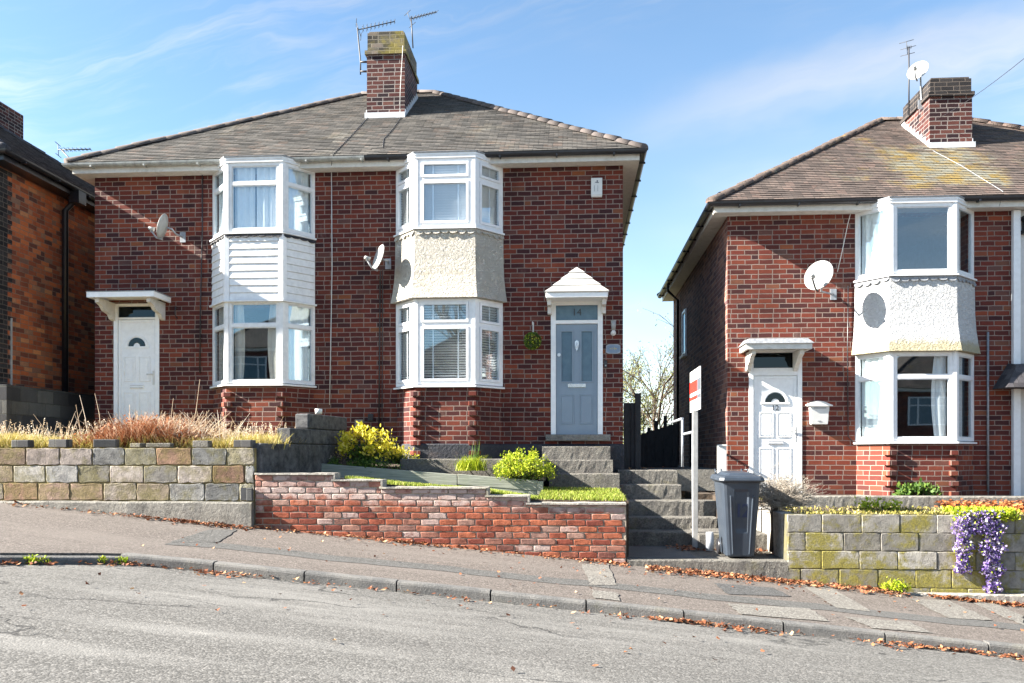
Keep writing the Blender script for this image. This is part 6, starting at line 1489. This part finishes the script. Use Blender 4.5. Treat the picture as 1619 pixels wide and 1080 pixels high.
# dry grass of the left garden
m = MB(); m2 = MB(); r = random.Random(12)
xr_ = X(412, -3.3)
for i in range(30000):
    x = r.uniform(-10.0, xr_-.05+.35); y = -3.5+3.3*r.random()**1.3
    if x > xr_-.05 and y < Sx.y+(x-Sx.x)*dv.y/dv.x+.05: continue
    k = .5+.5*math.sin(x*2.3+1)*math.sin(y*3+x)
    blades(m, x, y, .06, r, .16+.10*k+(.06 if y > -2 else 0), .8, .006)
stuff('dry_grass', m, 'pale_grass', 'pale yellow overgrown grass filling the left front garden', 'grass')
for i in range(520):
    x = r.uniform(-10.0, xr_); y = r.uniform(-3.4, -.6); h = r.uniform(.2, .46); a = r.uniform(0, 6.3)
    p = Vector((x, y, .06)); e = p+Vector((math.cos(a)*h*.25, math.sin(a)*h*.25, h)); m2.tube([p, p.lerp(e, .6)+Vector((0, 0, .03)), e], [.003, .0025, .002], 3, cap=False)
    for k in range(5): leaf_quad(m2, e-Vector((0, 0, .02*k)), r, .03, .5)
stuff('dry_stalks', m2, 'straw', 'tall dry seed stalks among the pale grass', 'dead stalks')
m = MB(); m3 = MB()
for i in range(9500):
    px = r.gauss(235, 58); x = X(px, -3.0); 
    if not (X(120, -3) < x < X(345, -3)): continue
    y = r.uniform(-3.45, -2.3); e_ = 1-abs(px-235)/125; h = (.12+.38*max(.1, e_))*r.uniform(.4, 1.1)
    blades(m, x, y, .06, r, h, 1.2, .008)
    if r.random() < .5: leaf_quad(m, Vector((x+r.gauss(0, .05), y, .07+h*r.random())), r, .07, .4)
for i in range(520):
    px = r.gauss(255, 55); x = X(px, -3.0); y = r.uniform(-3.4, -2.4); a = r.uniform(0, 6.28); h = r.uniform(.15, .55); l = r.uniform(.1, .5)
    p = Vector((x, y, .08)); e = p+Vector((math.cos(a)*l, math.sin(a)*l*.6, h)); m3.tube([p, p.lerp(e, .5)+Vector((0, 0, .06)), e], [.0045, .004, .002], 4, cap=False)
for px, py0, py1, dx_ in ((128, 700, 640, -8), (140, 690, 625, -14), (300, 690, 600, 16), (262, 690, 630, 12), (160, 680, 622, -10), (318, 690, 650, 9), (200, 680, 640, 5)):
    a, e = P(px, py0+8, -2.8), P(px+dx_, py1, -2.6); m3.tube([a, a.lerp(e, .5)+Vector((.02, 0, 0)), e], [.006, .005, .003], 5, cap=False)
stuff('dead_bracken', m, 'dead_bracken', 'heap of red-brown dead bracken in front of the left white door', 'dead plants')
stuff('bracken_stalks', m3, 'straw', 'bleached broken stalks tangled over the dead bracken', 'dead stalks')
# moss and grass on the 12 garden
m = MB(); r = random.Random(14)
for i in range(9000):
    x = r.uniform(2.85, 6.6); y = -3.75+2.4*r.random()**1.6; z = -.79 if y > -3.58 else -.73
    if r.random() < .5+.5*math.sin(x*3.1)*math.sin(x*1.3+2): leaf_quad(m, Vector((x, y, z+.0)), r, r.uniform(.02, .06), .5, up=(0, 0, .7))
for i in range(1500):
    x = r.uniform(3.0, 6.4); leaf_quad(m, Vector((x, r.uniform(-1.04, -.1), -.70)), r, .05, .5, up=(0, 0, .6))
stuff('moss', m, 'moss', 'yellow-green moss along the top of the pale block wall', 'moss')
# dead bush
t = Thing('dead_bush', 'leafless grey bush on a dark trunk beside the wheelie bin', 'bush', P(1228, 870, -3.0)); r = random.Random(21); c = P(1226, 872, -3.0)
tr_ = MB(); tr_.tube([c, c+Vector((.01, 0, .3)), c+Vector((.0, .02, .48)), c+Vector((-.02, 0, .72))], [.085, .07, .06, .03], 8); t.part('trunk', tr_, 'bark')
tw = MB(); top = c+Vector((.04, 0, .66)); lfm = MB()
for i in range(420):
    a = r.uniform(0, 6.283); el = r.uniform(-.15, 1.25); L = r.uniform(.22, .46)*(1.0 if math.cos(a) > -.2 else .8)
    d = Vector((math.cos(a)*math.cos(el)*1.25, math.sin(a)*math.cos(el)*.7, math.sin(el)*.92)); p = top+Vector((r.gauss(0, .05), r.gauss(0, .04), r.gauss(0, .05))); q = p+d*L*.5+Vector((r.gauss(0, .03),)*1+(r.gauss(0, .02), r.gauss(0, .03))); e = p+d*L+Vector((r.gauss(0, .04), r.gauss(0, .03), r.gauss(0, .05)))
    tw.tube([p, q, e], [.005, .0035, .0015], 3, cap=False)
    for k in range(3):
        f = q+Vector((r.gauss(0, .1), r.gauss(0, .06), r.uniform(0, .13)))+d*L*.2; tw.tube([q.lerp(e, r.random()), f], [.002, .0012], 3, cap=False)
    if r.random() < .8:
        for k in range(4): leaf_quad(lfm, q.lerp(e, r.random()), r, .022, .5)
t.part('twigs', tw, 'dead_wood'); t.part('withered_leaves', lfm, 'grey_leaf')
# purple trailing flowers over the wall
t = Thing('trailing_flowers', 'purple flowers trailing in two tongues over the mossy block wall', 'flowers', P(1550, 812, -3.8)); r = random.Random(33); pm = MB(); gm = MB()
def lobe(px0, px1, pyt, pyb, n, taper):
    for i in range(n):
        v = r.random()**.85; py = pyt+(pyb-pyt)*v; cxp = (px0+px1)/2+taper*v; hw = (px1-px0)/2*(1-.45*v)*(.85+.3*math.sin(py*.19)); px = cxp+r.uniform(-1, 1)*hw; p = P(px, py, -3.82-.11*r.random()*(1-.5*v))
        (leaf_quad(pm, p, r, r.uniform(.02, .042), .9) if r.random() > .12 else leaf_quad(gm, p, r, .035, .5))
lobe(1503, 1545, 815, 905, 1300, -2); lobe(1543, 1592, 812, 935, 1900, 3); lobe(1510, 1590, 808, 842, 1100, 0)
for i in range(2600):
    p = P(r.uniform(1500, 1600), 815, -3.7); gm_p = Vector((p.x, r.uniform(-3.9, -3.45), -.73+r.uniform(-.06, .07))); leaf_quad(gm, gm_p, r, .045, .5, up=(0, 0, .4))
t.part('petals', pm, 'purple_petal'); t.part('foliage', gm, 'lime_leaf')
# fallen leaves
lv = MB(); r = random.Random(55)
def drop(x, y, z, s_=None):
    s_ = s_ or .022+.055*r.random()**1.6; a = r.uniform(0, 6.28); tl = Vector((r.gauss(0, .35), r.gauss(0, .35), 1)).normalized(); u = Vector((math.cos(a), math.sin(a), 0)); u = (u-tl*u.dot(tl)).normalized(); v = tl.cross(u); p = Vector((x, y, z+r.uniform(.008, .035)))
    cu_ = tl*s_*r.uniform(-.1, .35)
    lv.add([p-u*s_*.5+cu_, p-u*s_*.1-v*s_*.32, p+u*s_*.5+cu_*.6, p+u*s_*.05+v*s_*.34, p], [(0, 1, 4), (1, 2, 4), (2, 3, 4), (3, 0, 4)])
def pile(x0, x1, n, yoff, spread, dens=lambda x: 1):
    for i in range(n):
        x = r.uniform(x0, x1)
        if r.random() > dens(x): continue
        y = -3.8-yoff-abs(r.gauss(0, spread)); yk = kerb_y(x); z = zk(x)+(zw(x)-zk(x))*(y-yk)/(-3.3-yk); drop(x, y, z)
pile(-7.5, -4.1, 1200, .10, .12, lambda x: .12+.88*max(0, min(1, (x+6.2)/1.6))); pile(-4.1, .7, 1100, .0, .12, lambda x: .35+.5*max(0, math.sin(x*2.1)))
pile(.9, 4.0, 2000, .02, .20, lambda x: 1 if x < 2.6 else .75); pile(4.3, 5.6, 500, .12, .08)
def kpile(x0, x1, n, dens=lambda x: 1):
    for i in range(n):
        x = r.uniform(x0, x1)
        if r.random() > dens(x): continue
        y = kerb_y(x)-.14-abs(r.gauss(0, .10))*(1+.6*math.sin(x*5)); drop(x, y, road_z(x, y))
kpile(-5.6, -3.0, 420, lambda x: .6+.4*math.sin(x*7)); kpile(-3, .8, 170, lambda x: .4+.6*(math.sin(x*4.5) > .3)); kpile(.7, 3.2, 800, lambda x: .5+.5*math.sin(x*2.5-1)); kpile(3.2, 5.8, 600)
for i in range(60):
    x = r.uniform(-5, 5); y = r.uniform(-9.5, -6.6); drop(x, y, road_z(x, y), .05)
for i in range(90): x = r.uniform(-4.5, 5); y = r.uniform(-6.1, -4.1); drop(x, y, zk(x)+(zw(x)-zk(x))*(y-kerb_y(x))/(-3.3-kerb_y(x)), .045)
for i in range(240): drop(r.gauss(1.75, .25), r.uniform(-2.9, -2.25), -1.31)
for i in range(160): drop(r.uniform(2.2, 2.7), r.uniform(-3.2, -2.7), -1.31)
for i in range(60): drop(r.uniform(.9, 1.9), r.uniform(.0, 1.5), -.24)
stuff('fallen_leaves', lv, 'fallen_leaf', 'brown fallen leaves drifted along the walls and the kerb', 'leaves')
lv = MB()
for i in range(1500): drop(r.uniform(X(1535, -2.5), 7.2), r.uniform(-3.3, -1.2), -.79+r.uniform(0, .10), .075)
stuff('russet_leaves', lv, 'russet_leaf', 'bank of orange-brown leaves behind the block wall at the right edge', 'leaves')

# trees
def tree(label, base, h, spread, seed, leaf, nl, ls, levels=4, name='garden_tree', tr=.09):
    t = Thing(name, label, 'tree', base); r = random.Random(seed); w_ = MB(); lf = MB(); base = Vector(base)
    def grow(p, d, L, rad, lv_):
        n = 3; pts = [p]; dd = d.copy()
        for i in range(n): dd = (dd+Vector((r.gauss(0, .12), r.gauss(0, .12), r.gauss(0, .06)))).normalized(); pts.append(pts[-1]+dd*L/n)
        w_.tube(pts, [rad*(1-.4*i/n) for i in range(n+1)], 5 if lv_ < 2 else 3, cap=False)
        if lv_ >= levels-2:
            for k in range(nl): q = pts[r.randint(1, n)]+Vector((r.gauss(0, ls*2.2), r.gauss(0, ls*2.2), r.gauss(0, ls*2.2))); leaf_quad(lf, q, r, ls, .6)
        if lv_ < levels:
            for k in range(r.randint(3, 4)):
                a = r.uniform(0, 6.28); s_ = Vector((math.cos(a), math.sin(a), r.uniform(.1, .8)))*spread; grow(pts[r.randint(1, n)] if k else pts[-1], (dd+s_).normalized(), L*r.uniform(.6, .8), rad*.6, lv_+1)
    grow(base, Vector((0, 0, 1)), h*.36, tr, 0)
    t.part('trunk', w_, 'bark'); t.part('crown', lf, leaf)
b = P(1040, 690, 14); tree('sparse pale green tree seen in the gap between the houses', (b.x-.3, 14, -1.5), 6.2, .75, 4, 'distant_leaf', 5, .06, 5)
b = P(1000, 690, 18); tree('bushy light green tree behind the tall black gate', (b.x-.5, 18, -2), 5.6, .8, 6, 'distant_leaf', 9, .08, 5)
tree('bare branched tree across the road, reflected in the bay windows', (-4.0, -24.2, -1.2), 9, .7, 8, 'green_leaf', 1, .07, 5, tr=.16)
